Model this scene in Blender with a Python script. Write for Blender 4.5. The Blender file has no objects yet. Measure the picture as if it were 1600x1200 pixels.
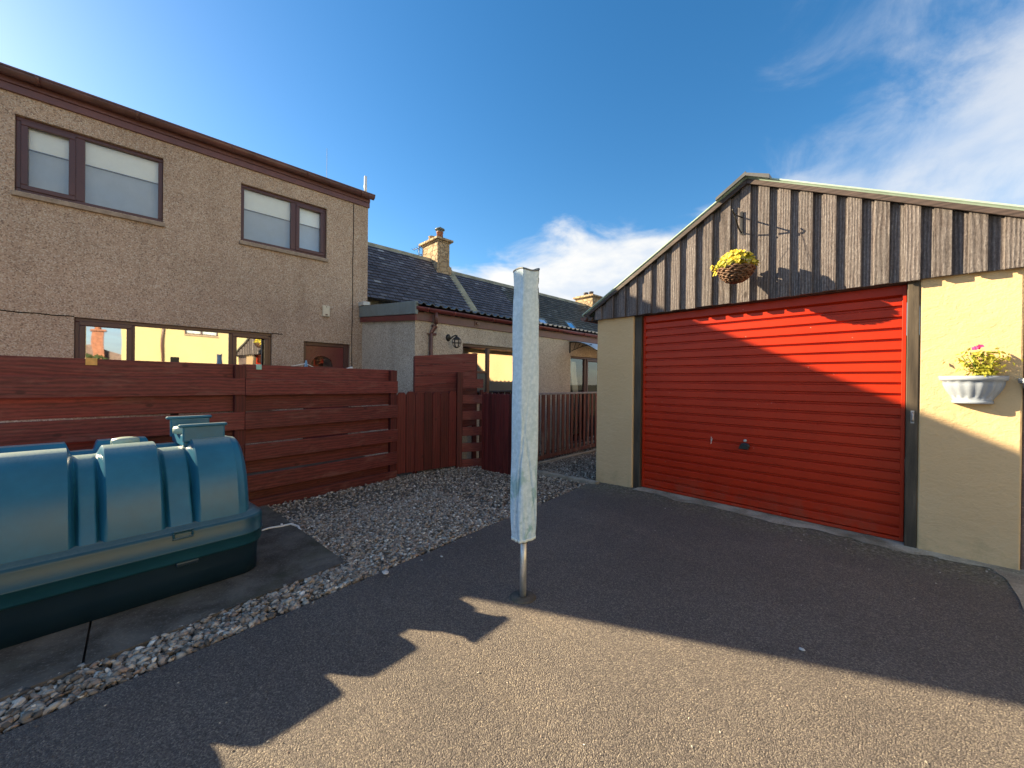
import bpy, bmesh, math, random
import numpy as np
from mathutils import Vector, Matrix
rnd = random.Random(7)
R = math.radians
scene = bpy.context.scene
COL = scene.collection

# ------------------------------------------------------------------ camera, sky, sun, exposure
HC = 1.4
cam_d = bpy.data.cameras.new('camera')
cam = bpy.data.objects.new('camera', cam_d); COL.objects.link(cam)
B = Matrix(((0.69435, 0.71957, 0.01121), (-0.01024, -0.00568, 0.99993), (-0.71959, 0.69439, -0.00354)))
cam.matrix_world = Matrix.Translation((0, 0, HC)) @ Matrix((B[0], B[1], -B[2])).transposed().to_4x4()
cam_d.sensor_width = 36.0; cam_d.lens = 613.52 / 1600 * 36
cam_d.clip_start = 0.05; cam_d.clip_end = 2000
scene.camera = cam

SUN = Vector((0.8842, 0.4674, 0)); SUN_EL = 24.55          # travel direction of the light
SUN_AZ = math.atan2(-SUN.x, -SUN.y)                         # where the sun stands
w = bpy.data.worlds.new('World'); scene.world = w; w.use_nodes = True
EXPOSURE = 1.95
SKY_STRENGTH = 0.085
SUN_STRENGTH = 5.0
sd = bpy.data.lights.new('sun', 'SUN'); so = bpy.data.objects.new('sun', sd); COL.objects.link(so)
sd.energy = SUN_STRENGTH; sd.angle = R(0.5); sd.color = (1.0, 0.80, 0.50)
v = Vector((SUN.x * math.cos(R(SUN_EL)), SUN.y * math.cos(R(SUN_EL)), -math.sin(R(SUN_EL))))
so.rotation_euler = v.to_track_quat('-Z', 'Y').to_euler(); so.location = (-20, -10, 12)
scene.view_settings.view_transform = 'Standard'; scene.view_settings.look = 'None'
scene.view_settings.gamma = 1; scene.view_settings.use_curve_mapping = False
scene.view_settings.exposure = EXPOSURE

class NT:
    """small node builder"""
    def __init__(s, tree): s.t = tree; s.t.nodes.clear()
    def n(s, typ, ins=None, **kw):
        o = s.t.nodes.new(typ)
        for k, val in kw.items(): setattr(o, k, val)
        for k, val in (ins or {}).items(): s.set(o.inputs[k], val)
        return o
    def set(s, inp, val):
        if hasattr(val, 'outputs'): val = val.outputs[0]
        if isinstance(val, bpy.types.NodeSocket): s.t.links.new(val, inp)
        elif isinstance(val, tuple) and inp.type == 'RGBA' and len(val) == 3: inp.default_value = (*val, 1)
        else: inp.default_value = val
    def math(s, op, a, b=0.0, c=None):
        i = {0: a, 1: b}
        if c is not None: i[2] = c
        return s.n('ShaderNodeMath', i, operation=op)
    def mix(s, f, a, b, blend='MIX'):
        o = s.n('ShaderNodeMix', data_type='RGBA', blend_type=blend)
        s.set(o.inputs[0], f); s.set(o.inputs[6], a); s.set(o.inputs[7], b)
        return o.outputs[2]
    def ramp(s, f, stops, interp='LINEAR'):
        o = s.n('ShaderNodeValToRGB', {0: f}); cr = o.color_ramp; cr.interpolation = interp
        while len(cr.elements) < len(stops): cr.elements.new(0.5)
        for e, (p, c) in zip(cr.elements, stops):
            e.position = p; e.color = (c, c, c, 1) if isinstance(c, (int, float)) else (*c, 1)
        return o.outputs[0]
    def rng(s, val, a, b, c=0.0, d=1.0):
        return s.n('ShaderNodeMapRange', {0: val, 1: a, 2: b, 3: c, 4: d}, interpolation_type='SMOOTHSTEP').outputs[0]
    def noise(s, vec, scale, detail=4.0, rough=0.55, dist=0.0):
        return s.n('ShaderNodeTexNoise', {'Vector': vec, 'Scale': scale, 'Detail': detail, 'Roughness': rough, 'Distortion': dist}).outputs[0]
    def vor(s, vec, scale, out=0, feature='F1'):
        return s.n('ShaderNodeTexVoronoi', {'Vector': vec, 'Scale': scale}, feature=feature).outputs[out]
    def mapping(s, vec, scale=(1, 1, 1), loc=(0, 0, 0), rot=(0, 0, 0)):
        return s.n('ShaderNodeMapping', {'Vector': vec, 'Scale': scale, 'Location': loc, 'Rotation': rot})

# world: Nishita sky with broken cloud
W = NT(w.node_tree)
sky = W.n('ShaderNodeTexSky', sky_type='NISHITA', sun_disc=False, sun_elevation=R(SUN_EL), sun_rotation=SUN_AZ)
sky.air_density = 1.0; sky.dust_density = 0.35; sky.ozone_density = 2.2
tc = W.n('ShaderNodeTexCoord').outputs['Generated']
sep = W.n('ShaderNodeSeparateXYZ', {0: tc})
hs = W.n('ShaderNodeHueSaturation', {'Hue': 0.497, 'Saturation': 1.32, 'Value': 0.67, 'Fac': 1.0, 'Color': sky})
dz = W.math('MAXIMUM', W.math('ADD', sep.outputs[2], 0.12), 0.05)
px_ = W.math('DIVIDE', sep.outputs[0], dz); py_ = W.math('DIVIDE', sep.outputs[1], dz)
flat = W.n('ShaderNodeCombineXYZ', {0: px_, 1: py_, 2: 0.0})
streak = W.mapping(flat, (1.5, 0.75, 1), (3.1, 0.4, 0), (0, 0, R(-24)))
n1 = W.noise(streak, 2.2, 8.0, 0.62, 0.6)
n2 = W.noise(W.mapping(tc, (5, 5, 11), (0.3, 1.7, 0)), 1.0, 7.0, 0.56, 0.4)
# high thin cloud over the garage (towards +X), ragged bank low over the roofs
az = W.math('ARCTAN2', sep.outputs[0], sep.outputs[1])
hi = W.rng(W.math('ADD', az, W.math('MULTIPLY', W.math('SUBTRACT', sep.outputs[2], 0.47), -0.30)), R(-22), R(12), -0.10, 0.17)
hi = W.math('ADD', hi, W.rng(sep.outputs[2], 0.25, 0.7, 0.06, -0.10))
c1 = W.rng(W.math('ADD', W.math('ADD', W.math('MULTIPLY', n1, 0.75), W.math('MULTIPLY', n2, 0.25)), hi), 0.40, 0.78)
c1 = W.math('MULTIPLY', c1, W.rng(W.math('ADD', az, W.math('MULTIPLY', W.math('SUBTRACT', n2, 0.5), 0.8)), R(-25), R(-8)))
top = W.rng(az, R(-66), R(-24), 0.285, 0.375)
lo = W.math('SUBTRACT', top, sep.outputs[2])
c2 = W.rng(W.math('ADD', W.math('MULTIPLY', lo, 4.2), n2), 0.44, 0.74)
c2 = W.math('MULTIPLY', c2, W.rng(az, R(-74), R(-60)))
c2 = W.math('MULTIPLY', c2, W.rng(az, R(6), R(-18)))
n3 = W.noise(W.mapping(tc, (4, 4, 9), (5, 2, 1)), 1.4, 5.0, 0.55)
ccol = W.mix(W.rng(n3, 0.35, 0.65), (0.80, 0.88, 1.0), (1.15, 1.12, 1.06))
CLOUD = 2.9
cl = W.n('ShaderNodeVectorMath', {0: ccol, 'Scale': CLOUD}, operation='SCALE').outputs[0]
m1 = W.mix(W.math('MULTIPLY', c1, 0.60), hs, cl)
m2 = W.mix(W.math('MULTIPLY', c2, 0.92), m1, cl)
bg = W.n('ShaderNodeBackground', {'Color': m2, 'Strength': SKY_STRENGTH})
W.n('ShaderNodeOutputWorld', {'Surface': bg})

# ------------------------------------------------------------------ mesh helpers
F_ = 613.52
def ray(p):
    a = Vector(((p[0] - 800) / F_, -(p[1] - 600) / F_, 1.0))
    return B.transposed() @ a
def grade(x):
    return 0.0 if x > -2.4 else -0.04 * min(-2.4 - x, 2.6)
def on_ground(p):
    d = ray(p); z = 0.0
    for _ in range(20):
        q = d * ((z - HC) / d.z); z = grade(q.x)
    return Vector((q.x, q.y, z))
def on_y(p, y): d = ray(p); return Vector((0, 0, HC)) + d * (y / d.y)
def on_x(p, x): d = ray(p); return Vector((0, 0, HC)) + d * (x / d.x)

class MB:
    def __init__(s, M=None): s.v = []; s.f = []; s.M = M or (lambda a, b, c: (a, b, c)); s.sm = []
    def add(s, vs, fs, smooth=False):
        k = len(s.v); s.v += [s.M(*p) for p in vs]
        s.f += [[i + k for i in f] for f in fs]; s.sm += [smooth] * len(fs); return s
    def box(s, x0, x1, y0, y1, z0, z1):
        s.add([(x, y, z) for x in (x0, x1) for y in (y0, y1) for z in (z0, z1)],
              [(0, 1, 3, 2), (4, 6, 7, 5), (0, 4, 5, 1), (2, 3, 7, 6), (0, 2, 6, 4), (1, 5, 7, 3)]); return s
    def bar(s, p, q, wd, th, up=(0, 0, 1)):
        p = Vector(p); q = Vector(q); d = (q - p).normalized(); u = Vector(up)
        if abs(d.dot(u)) > 0.98: u = Vector((1, 0, 0))
        a = d.cross(u).normalized(); b = a.cross(d).normalized()
        vs = [e + a * (i * wd / 2) + b * (j * th / 2) for e in (p, q) for i, j in ((-1, -1), (1, -1), (1, 1), (-1, 1))]
        s.add([tuple(x) for x in vs], [(0, 1, 2, 3), (7, 6, 5, 4), (0, 4, 5, 1), (1, 5, 6, 2), (2, 6, 7, 3), (3, 7, 4, 0)]); return s
    def tube(s, pts, r, n=8, smooth=True, cap=True):
        pts = [Vector(p) for p in pts]; rings = []
        for i, p in enumerate(pts):
            d = (pts[min(i + 1, len(pts) - 1)] - pts[max(i - 1, 0)]).normalized()
            u = Vector((0, 0, 1)) if abs(d.z) < 0.95 else Vector((1, 0, 0))
            a = d.cross(u).normalized(); b = a.cross(d)
            rr = r[i] if isinstance(r, (list, tuple)) else r
            rings.append([tuple(p + (a * math.cos(t) + b * math.sin(t)) * rr) for t in [2 * math.pi * k / n for k in range(n)]])
        s.loft(rings, smooth, cap); return s
    def loft(s, rings, smooth=True, cap=True, closed=True):
        n = len(rings[0]); vs = [p for r in rings for p in r]; fs = []
        for i in range(len(rings) - 1):
            for k in range(n if closed else n - 1):
                fs.append((i * n + k, i * n + (k + 1) % n, (i + 1) * n + (k + 1) % n, (i + 1) * n + k))
        s.add(vs, fs, smooth)
        if cap:
            k0 = len(s.v) - len(vs)
            s.f.append(list(range(k0 + n - 1, k0 - 1, -1))); s.f.append(list(range(k0 + len(vs) - n, k0 + len(vs)))); s.sm += [False, False]
        return s
    def lathe(s, c, prof, n=24, smooth=True, cap=True):
        s.loft([[(c[0] + r * math.cos(2 * math.pi * k / n), c[1] + r * math.sin(2 * math.pi * k / n), c[2] + z) for k in range(n)] for r, z in prof], smooth, cap); return s
    def prism(s, poly, d0, d1, ax):
        """polygon in the two axes other than ax, extruded along ax"""
        def put(a, b, d): return (d, a, b) if ax == 0 else (a, d, b) if ax == 1 else (a, b, d)
        n = len(poly)
        s.add([put(a, b, d0) for a, b in poly] + [put(a, b, d1) for a, b in poly],
              [tuple(range(n)), tuple(range(2 * n - 1, n - 1, -1))] + [(i, (i + 1) % n, n + (i + 1) % n, n + i) for i in range(n)]); return s
    def facade(s, u0, u1, z0, z1, holes, depth):
        """wall face at d=0 with openings; reveals go back to -depth. M maps (u, z, d)"""
        us = sorted({u0, u1, *[h[0] for h in holes], *[h[1] for h in holes]}); zs = sorted({z0, z1, *[h[2] for h in holes], *[h[3] for h in holes]})
        for a, b in zip(us, us[1:]):
            for c, d in zip(zs, zs[1:]):
                m, k = (a + b) / 2, (c + d) / 2
                if any(h[0] < m < h[1] and h[2] < k < h[3] for h in holes): continue
                s.add([(a, c, 0), (b, c, 0), (b, d, 0), (a, d, 0)], [(0, 1, 2, 3)])
        for a, b, c, d in holes:
            e = -depth
            s.add([(a, c, 0), (b, c, 0), (b, d, 0), (a, d, 0), (a, c, e), (b, c, e), (b, d, e), (a, d, e)],
                  [(0, 1, 5, 4), (1, 2, 6, 5), (2, 3, 7, 6), (3, 0, 4, 7)])
        return s

def root_loc(o):
    p = Vector((0, 0, 0))
    while o: p += o.location; o = o.parent
    return p
def obj(name, mb, mat, parent=None, loc=None, bevel=0.0, seg=2):
    me = bpy.data.meshes.new(name)
    off = root_loc(parent) if parent else Vector(loc or (0, 0, 0))
    me.from_pydata([(x - off.x, y - off.y, z - off.z) for x, y, z in mb.v], [], mb.f)
    me.polygons.foreach_set('use_smooth', mb.sm)
    bm = bmesh.new(); bm.from_mesh(me); bmesh.ops.recalc_face_normals(bm, faces=bm.faces); bm.to_mesh(me); bm.free()
    me.materials.append(mat); me.update()
    o = bpy.data.objects.new(name, me); COL.objects.link(o)
    if parent: o.parent = parent
    else: o.location = off
    if bevel:
        m = o.modifiers.new('bevel', 'BEVEL'); m.width = bevel; m.segments = seg; m.limit_method = 'ANGLE'; m.angle_limit = R(40)
        m.harden_normals = False
    return o
def tag(o, label, cat, group=None):
    o['label'] = label; o['category'] = cat
    if group: o['group'] = group
    return o
def thing(name, label, cat, loc, group=None):
    o = bpy.data.objects.new(name, None); COL.objects.link(o); o.location = loc; o.empty_display_size = 0.1
    return tag(o, label, cat, group)
def copy_thing(o, loc, label):
    c = o.copy(); COL.objects.link(c); c.location = loc; c['label'] = label
    def kids(src, dst):
        for ch in src.children:
            d = ch.copy(); COL.objects.link(d); d.parent = dst; kids(ch, d)
    kids(o, c); return c
def struct(o, kind='structure'): o['kind'] = kind; return o

# ------------------------------------------------------------------ materials
def mat(name):
    m = bpy.data.materials.new(name); m.use_nodes = True
    return m, NT(m.node_tree)
def finish(N, color, rough=0.6, bump=None, bstr=0.3, bdist=0.01, spec=0.5, metal=0.0, extra=None):
    ins = {'Base Color': color, 'Roughness': rough, 'Metallic': metal, 'Specular IOR Level': spec}
    ins.update(extra or {})
    if bump is not None: ins['Normal'] = N.n('ShaderNodeBump', {'Height': bump, 'Strength': bstr, 'Distance': bdist}).outputs[0]
    p = N.n('ShaderNodeBsdfPrincipled', ins); N.n('ShaderNodeOutputMaterial', {'Surface': p})
def oc(N): return N.n('ShaderNodeTexCoord').outputs['Object']
def island(N): return N.n('ShaderNodeNewGeometry').outputs['Random Per Island']

def plain(name, c, rough=0.5, var=0.25, scale=6.0, spec=0.5, metal=0.0, bstr=0.1):
    m, N = mat(name); o = oc(N)
    f = N.noise(o, scale, 6.0, 0.65)
    f2 = N.noise(o, scale * 14, 3.0, 0.6)
    k = N.math('ADD', N.math('MULTIPLY', f, 0.7), N.math('MULTIPLY', f2, 0.3))
    col = N.mix(N.rng(k, 0.3, 0.7), tuple(x * (1 - var) for x in c), tuple(min(1, x * (1 + var)) for x in c))
    finish(N, col, N.math('ADD', rough - 0.1, N.math('MULTIPLY', f, 0.2)), f2, bstr, 0.004, spec, metal); return m

def pebbledash(name, a, b, white=(0.62, 0.56, 0.48), s=1.0):
    m, N = mat(name); o = oc(N)
    vc = N.n('ShaderNodeTexVoronoi', {'Vector': o, 'Scale': 80 * s}, feature='F1')
    hsv = N.n('ShaderNodeSeparateColor', {0: vc.outputs['Color']})
    n = N.noise(o, 150 * s, 3.0, 0.7)
    k = N.math('ADD', N.math('MULTIPLY', hsv.outputs[0], 0.62), N.math('MULTIPLY', n, 0.38))
    col = N.ramp(k, [(0.10, tuple(x * 0.5 for x in b)), (0.32, tuple(x * .6 + y * .4 for x, y in zip(a, b))), (0.64, a), (0.84, white)])
    big = N.noise(o, 0.9, 5.0, 0.6)
    col = N.mix(N.rng(big, 0.35, 0.7, 0.0, 0.35), col, (0.62, 0.60, 0.58), 'MULTIPLY')
    mid = N.noise(o, 5.0, 4.0, 0.6)
    col = N.mix(N.rng(mid, 0.45, 0.75, 0.0, 0.25), col, (0.7, 0.66, 0.62), 'MULTIPLY')
    st = N.noise(N.mapping(o, (2.6, 2.6, 0.28)), 1.0, 5.0, 0.65); col = N.mix(N.rng(st, 0.50, 0.72, 0.0, 0.35), col, (0.62, 0.59, 0.57), 'MULTIPLY')
    h = N.math('ADD', N.math('MULTIPLY', vc.outputs['Distance'], -1.0), N.math('MULTIPLY', n, 0.4))
    finish(N, col, 0.85, h, 0.7, 0.012, 0.25); return m

def wood(name, c, axis, worn=(0.3, 0.22, 0.17), wear=0.25, rough=0.6, gs=1.0, bstr=0.35):
    m, N = mat(name); o = oc(N); r = island(N)
    sc = [34 * gs] * 3; sc[axis] = 1.6 * gs
    off = N.n('ShaderNodeCombineXYZ', {0: N.math('MULTIPLY', r, 17.0), 1: N.math('MULTIPLY', r, 9.0), 2: N.math('MULTIPLY', r, 31.0)})
    p = N.n('ShaderNodeVectorMath', {0: o, 1: off}, operation='ADD')
    g = N.noise(N.mapping(p, tuple(sc)), 1.0, 6.0, 0.65, 1.2)
    sc2 = [x * 0.3 for x in sc]
    wv = N.n('ShaderNodeTexWave', {'Vector': N.mapping(p, tuple(sc2)), 'Scale': 0.9, 'Distortion': 9.0, 'Detail': 3.0, 'Detail Scale': 0.8}, wave_type='RINGS').outputs[1]
    gf = N.noise(N.mapping(p, tuple(q * 3.2 for q in sc)), 1.0, 4.0, 0.7)
    k = N.math('ADD', N.math('ADD', N.math('MULTIPLY', g, 0.55), N.math('MULTIPLY', wv, 0.15)), N.math('MULTIPLY', gf, 0.3))
    dark = tuple(x * 0.42 for x in c); lite = tuple(min(1, x * 1.5) for x in c)
    col = N.mix(N.rng(k, 0.25, 0.75), dark, lite)
    col = N.mix(1.0, col, N.ramp(r, [(0.0, 0.66), (1.0, 1.18)]), 'MULTIPLY')
    sc3 = [9.0] * 3; sc3[axis] = 1.6
    wn = N.noise(N.mapping(p, tuple(sc3)), 1.0, 7.0, 0.72, 0.4)
    col = N.mix(N.rng(wn, 0.50, 0.70, 0.0, wear), col, worn)
    kn = N.vor(N.mapping(p, tuple(3.0 if i == axis else 5.0 for i in range(3))), 1.0)
    col = N.mix(N.rng(kn, 0.12, 0.05, 0.0, 0.7), col, tuple(x * 0.3 for x in c))
    finish(N, col, rough, k, bstr, 0.006, 0.4); return m

M = {}
M['dash_house'] = pebbledash('pebbledash brown', (0.53, 0.40, 0.305), (0.275, 0.19, 0.145))
M['dash_ext'] = pebbledash('pebbledash grey', (0.56, 0.49, 0.42), (0.28, 0.235, 0.20), (0.72, 0.68, 0.60))
M['upvc'] = plain('brown window plastic', (0.072, 0.028, 0.030), 0.35, 0.15, 3.0)
M['gutter'] = plain('brown gutter plastic', (0.115, 0.050, 0.044), 0.35, 0.4, 4.0)
M['fascia'] = plain('brown fascia', (0.13, 0.056, 0.060), 0.45, 0.2, 3.0)
M['redfascia'] = plain('dark red bargeboard', (0.13, 0.022, 0.024), 0.4, 0.2, 3.0)
M['lead'] = plain('grey flashing metal', (0.16, 0.20, 0.21), 0.45, 0.2, 5.0)
M['concrete_sill'] = plain('sill concrete', (0.30, 0.24, 0.19), 0.85, 0.3, 12.0, 0.2)
M['black'] = plain('black painted iron', (0.012, 0.012, 0.013), 0.45, 0.2, 8.0)
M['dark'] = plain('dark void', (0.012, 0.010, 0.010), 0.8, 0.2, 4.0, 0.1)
M['blind'] = plain('white blind', (0.90, 0.91, 0.89), 0.8, 0.04, 4.0, 0.1)
M['voile'] = plain('grey blue blind', (0.47, 0.52, 0.61), 0.8, 0.06, 6.0, 0.1)
M['white'] = plain('white plastic', (0.72, 0.72, 0.70), 0.4, 0.1, 8.0)
M['cream'] = plain('cream plastic', (0.60, 0.55, 0.43), 0.45, 0.12, 10.0)
M['steel'] = plain('galvanised pole', (0.52, 0.53, 0.53), 0.38, 0.25, 30.0, 0.5, 0.6)
M['terracotta'] = plain('terracotta', (0.30, 0.13, 0.08), 0.8, 0.3, 12.0, 0.2)
M['orange_clip'] = plain('amber plastic', (0.62, 0.33, 0.09), 0.35, 0.2, 20.0)
M['mint_clip'] = plain('mint plastic', (0.28, 0.55, 0.50), 0.35, 0.1, 20.0)
M['blue_clip'] = plain('blue plastic', (0.10, 0.32, 0.62), 0.35, 0.1, 20.0)
M['fence_y'] = wood('red stained board along fence', (0.128, 0.024, 0.021), 1, (0.20, 0.090, 0.075), 0.5)
M['fence_z'] = wood('red stained upright board', (0.100, 0.0135, 0.012), 2, (0.16, 0.05, 0.04), 0.3)
M['fence_x'] = wood('red stained cross board', (0.150, 0.026, 0.020), 0, (0.24, 0.09, 0.07), 0.3)
def m_clad():
    m, N = mat('weathered sawn cladding'); o = oc(N); r = island(N)
    off = N.n('ShaderNodeCombineXYZ', {0: N.math('MULTIPLY', r, 17.0), 1: 0.0, 2: N.math('MULTIPLY', r, 31.0)})
    p = N.n('ShaderNodeVectorMath', {0: o, 1: off}, operation='ADD')
    g = N.noise(N.mapping(p, (75, 75, 7)), 1.0, 5.0, 0.7, 0.8)
    fur = N.noise(N.mapping(p, (85, 85, 42)), 1.0, 4.0, 0.75)
    big = N.noise(N.mapping(p, (12, 12, 2.2)), 1.0, 5.0, 0.6, 1.4)
    rings = N.n('ShaderNodeTexWave', {'Vector': N.mapping(p, (9, 9, 1.3)), 'Scale': 1.6, 'Distortion': 6.0, 'Detail': 2.0, 'Detail Scale': 0.7}, wave_type='RINGS', rings_direction='Z').outputs[1]
    k = N.math('ADD', N.math('ADD', N.math('MULTIPLY', g, 0.34), N.math('MULTIPLY', fur, 0.51)), N.math('MULTIPLY', rings, 0.15))
    col = N.ramp(k, [(0.32, (0.066, 0.056, 0.056)), (0.47, (0.138, 0.122, 0.124)), (0.58, (0.200, 0.180, 0.182)), (0.70, (0.37, 0.345, 0.35))])
    col = N.mix(N.rng(big, 0.40, 0.70, 0.0, 0.5), col, (0.60, 0.50, 0.47), 'MULTIPLY')
    col = N.mix(1.0, col, N.ramp(r, [(0.0, 0.78), (1.0, 1.15)]), 'MULTIPLY')
    kn = N.vor(N.mapping(p, (5, 5, 2.4)), 1.0); col = N.mix(N.rng(kn, 0.13, 0.05, 0.0, 0.7), col, (0.03, 0.022, 0.02))
    finish(N, col, 0.85, k, 1.0, 0.012, 0.2); return m
M['cladding'] = m_clad()
M['barge'] = wood('dark bargeboard', (0.060, 0.042, 0.038), 0, (0.14, 0.10, 0.09), 0.4, 0.6)
M['post'] = wood('dark stained door post', (0.070, 0.054, 0.038), 2, (0.15, 0.12, 0.085), 0.4, 0.55)
M['rust'] = wood('rust red baluster', (0.15, 0.035, 0.022), 2, (0.42, 0.33, 0.27), 0.55, 0.6)

def glass(name, fac, tint=(0.9, 0.95, 0.95)):
    m, N = mat(name); o = oc(N)
    wob = N.noise(o, 1.3, 2.0, 0.5)
    bmp = N.n('ShaderNodeBump', {'Height': wob, 'Strength': 0.06, 'Distance': 0.02}).outputs[0]
    g = N.n('ShaderNodeBsdfGlossy', {'Color': (0.95, 0.97, 1.0), 'Roughness': 0.02, 'Normal': bmp})
    t = N.n('ShaderNodeBsdfTransparent', {'Color': tint})
    fr = N.n('ShaderNodeFresnel', {'IOR': 1.5})
    f = N.math('MINIMUM', N.math('ADD', fr, fac), 1.0)
    mx = N.n('ShaderNodeMixShader', {0: f, 1: t, 2: g}); N.n('ShaderNodeOutputMaterial', {'Surface': mx}); return m
M['glass_up'] = glass('upper window glass', 0.08)
M['glass_low'] = glass('coated reflective glass', 0.52, (0.6, 0.65, 0.65))

def m_yellow():
    m, N = mat('yellow render'); o = oc(N)
    big = N.noise(o, 1.1, 5.0, 0.6); tr = N.noise(N.mapping(o, (11, 11, 17)), 1.0, 7.0, 0.6, 0.7); fine = N.noise(o, 60, 3.0, 0.6)
    col = N.mix(N.rng(big, 0.35, 0.7), (0.60, 0.425, 0.24), (0.64, 0.47, 0.275))
    col = N.mix(N.rng(fine, 0.55, 0.75, 0.0, 0.25), col, (0.42, 0.31, 0.16))
    sp = N.vor(o, 9.0); col = N.mix(N.rng(sp, 0.045, 0.02, 0, 0.6), col, (0.2, 0.15, 0.09))
    z = N.n('ShaderNodeSeparateXYZ', {0: o}).outputs[2]
    dirt = N.math('MULTIPLY', N.rng(z, 0.35, 0.0), N.rng(N.noise(o, 7, 5.0, 0.7), 0.4, 0.75))
    col = N.mix(N.math('MULTIPLY', dirt, 0.55), col, (0.30, 0.25, 0.14))
    h = N.math('ADD', tr, N.math('MULTIPLY', fine, 0.3))
    finish(N, col, 0.9, h, 0.55, 0.016, 0.2); return m
M['yellow'] = m_yellow()

def m_red_door():
    m, N = mat('red painted steel'); o = oc(N)
    n = N.noise(o, 2.0, 5.0, 0.6); f = N.noise(N.mapping(o, (40, 40, 5)), 1.0, 4.0, 0.6)
    col = N.mix(N.rng(n, 0.3, 0.7), (0.39, 0.021, 0.0035), (0.46, 0.026, 0.0045))
    col = N.mix(N.rng(f, 0.6, 0.8, 0, 0.2), col, (0.36, 0.05, 0.03))
    zz = N.n('ShaderNodeSeparateXYZ', {0: o}).outputs[2]
    splash = N.math('MULTIPLY', N.rng(zz, 0.38, 0.02), N.rng(N.noise(N.mapping(o, (9, 9, 5)), 1.0, 6.0, 0.7), 0.36, 0.7)); col = N.mix(N.math('MULTIPLY', splash, 0.4), col, (0.22, 0.085, 0.05))
    ch = N.vor(N.mapping(o, (7, 7, 7)), 1.0)
    col = N.mix(N.rng(ch, 0.035, 0.022, 0, 0.8), col, (0.62, 0.36, 0.30))
    finish(N, col, N.math('ADD', 0.30, N.math('MULTIPLY', f, 0.16)), n, 0.05, 0.01, 0.25); return m
M['door_red'] = m_red_door()

def m_tarmac():
    m, N = mat('tarmac'); o = oc(N)
    vo = N.n('ShaderNodeTexVoronoi', {'Vector': o, 'Scale': 190.0}, feature='F1')
    r = N.n('ShaderNodeSeparateColor', {0: vo.outputs['Color']}).outputs[0]
    f = N.noise(o, 330, 3.0, 0.7); big = N.noise(o, 0.8, 6.0, 0.62); mid = N.noise(o, 6.0, 5.0, 0.65)
    k = N.math('ADD', N.math('MULTIPLY', r, 0.65), N.math('MULTIPLY', f, 0.35))
    col = N.ramp(k, [(0.15, (0.135, 0.117, 0.112)), (0.52, (0.230, 0.202, 0.188)), (0.76, (0.350, 0.306, 0.260)), (0.93, (0.72, 0.62, 0.49))])
    col = N.mix(N.rng(big, 0.3, 0.7, 0.0, 0.55), col, (0.60, 0.60, 0.63), 'MULTIPLY')
    wear = N.noise(N.mapping(o, (0.5, 1.6, 1), (0, 0, 0), (0, 0, R(40))), 1.0, 6.0, 0.7, 0.8); col = N.mix(N.rng(wear, 0.5, 0.72, 0.0, 0.5), col, (1.35, 1.30, 1.2), 'MULTIPLY')
    scf = N.noise(N.mapping(o, (3, 14, 1), (0, 0, 0), (0, 0, R(25))), 1.0, 7.0, 0.78); col = N.mix(N.rng(scf, 0.60, 0.74, 0.0, 0.35), col, (0.30, 0.28, 0.26))
    col = N.mix(N.rng(mid, 0.55, 0.8, 0.0, 0.35), col, (0.125, 0.11, 0.10))
    spv = N.n('ShaderNodeTexVoronoi', {'Vector': N.mapping(o, (9, 9, 9)), 'Scale': 1.0, 'Randomness': 1.0}, feature='F1')
    col = N.mix(N.math('MULTIPLY', N.rng(spv.outputs['Distance'], 0.10, 0.05, 0.0, 0.8), N.rng(mid, 0.45, 0.6)), col, (0.34, 0.32, 0.30))
    # moss and worn grit along the garage wall
    sx = N.n('ShaderNodeSeparateXYZ', {0: o})
    edge = N.math('ADD', sx.outputs[1], N.math('MULTIPLY', N.math('SUBTRACT', N.noise(o, 3.0, 6.0, 0.7), 0.5), 0.55))
    moss = N.math('MULTIPLY', N.rng(edge, 4.10, 4.75), N.rng(N.noise(o, 8.0, 6.0, 0.75), 0.33, 0.58))
    mc = N.mix(N.rng(N.noise(o, 34, 5.0, 0.75), 0.42, 0.66), (0.17, 0.16, 0.085), (0.60, 0.57, 0.47))
    col = N.mix(N.math('MULTIPLY', moss, 0.85), col, mc)
    h = N.math('ADD', N.math('MULTIPLY', vo.outputs['Distance'], -1.2), N.math('MULTIPLY', f, 0.6))
    finish(N, col, 0.82, h, 1.0, 0.016, 0.25); return m
M['tarmac'] = m_tarmac()

def m_concrete(name, a, b, green=0.4):
    m, N = mat(name); o = oc(N)
    n = N.noise(o, 3.2, 7.0, 0.68, 0.4); f = N.noise(o, 70, 4.0, 0.7); g = N.noise(o, 1.4, 5.0, 0.6)
    col = N.mix(N.rng(n, 0.32, 0.68), a, b)
    col = N.mix(N.rng(f, 0.52, 0.72, 0, 0.5), col, tuple(x * 1.9 for x in b))
    col = N.mix(N.rng(g, 0.5, 0.68, 0, green), col, (0.045, 0.048, 0.020))
    finish(N, col, 0.9, N.math('ADD', n, f), 0.5, 0.008, 0.2); return m
M['slab'] = m_concrete('stained concrete', (0.058, 0.049, 0.040), (0.150, 0.130, 0.108), 0.5)
M['apron'] = m_concrete('pale concrete', (0.22, 0.19, 0.15), (0.40, 0.35, 0.28), 0.2)
M['threshold'] = m_concrete('mossy concrete', (0.20, 0.182, 0.135), (0.44, 0.41, 0.33), 0.35)
M['earth'] = m_concrete('rough ground', (0.06, 0.055, 0.035), (0.10, 0.09, 0.06), 0.5)
M['bed'] = m_concrete('gravel dirt', (0.075, 0.064, 0.052), (0.14, 0.12, 0.10), 0.1)

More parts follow.
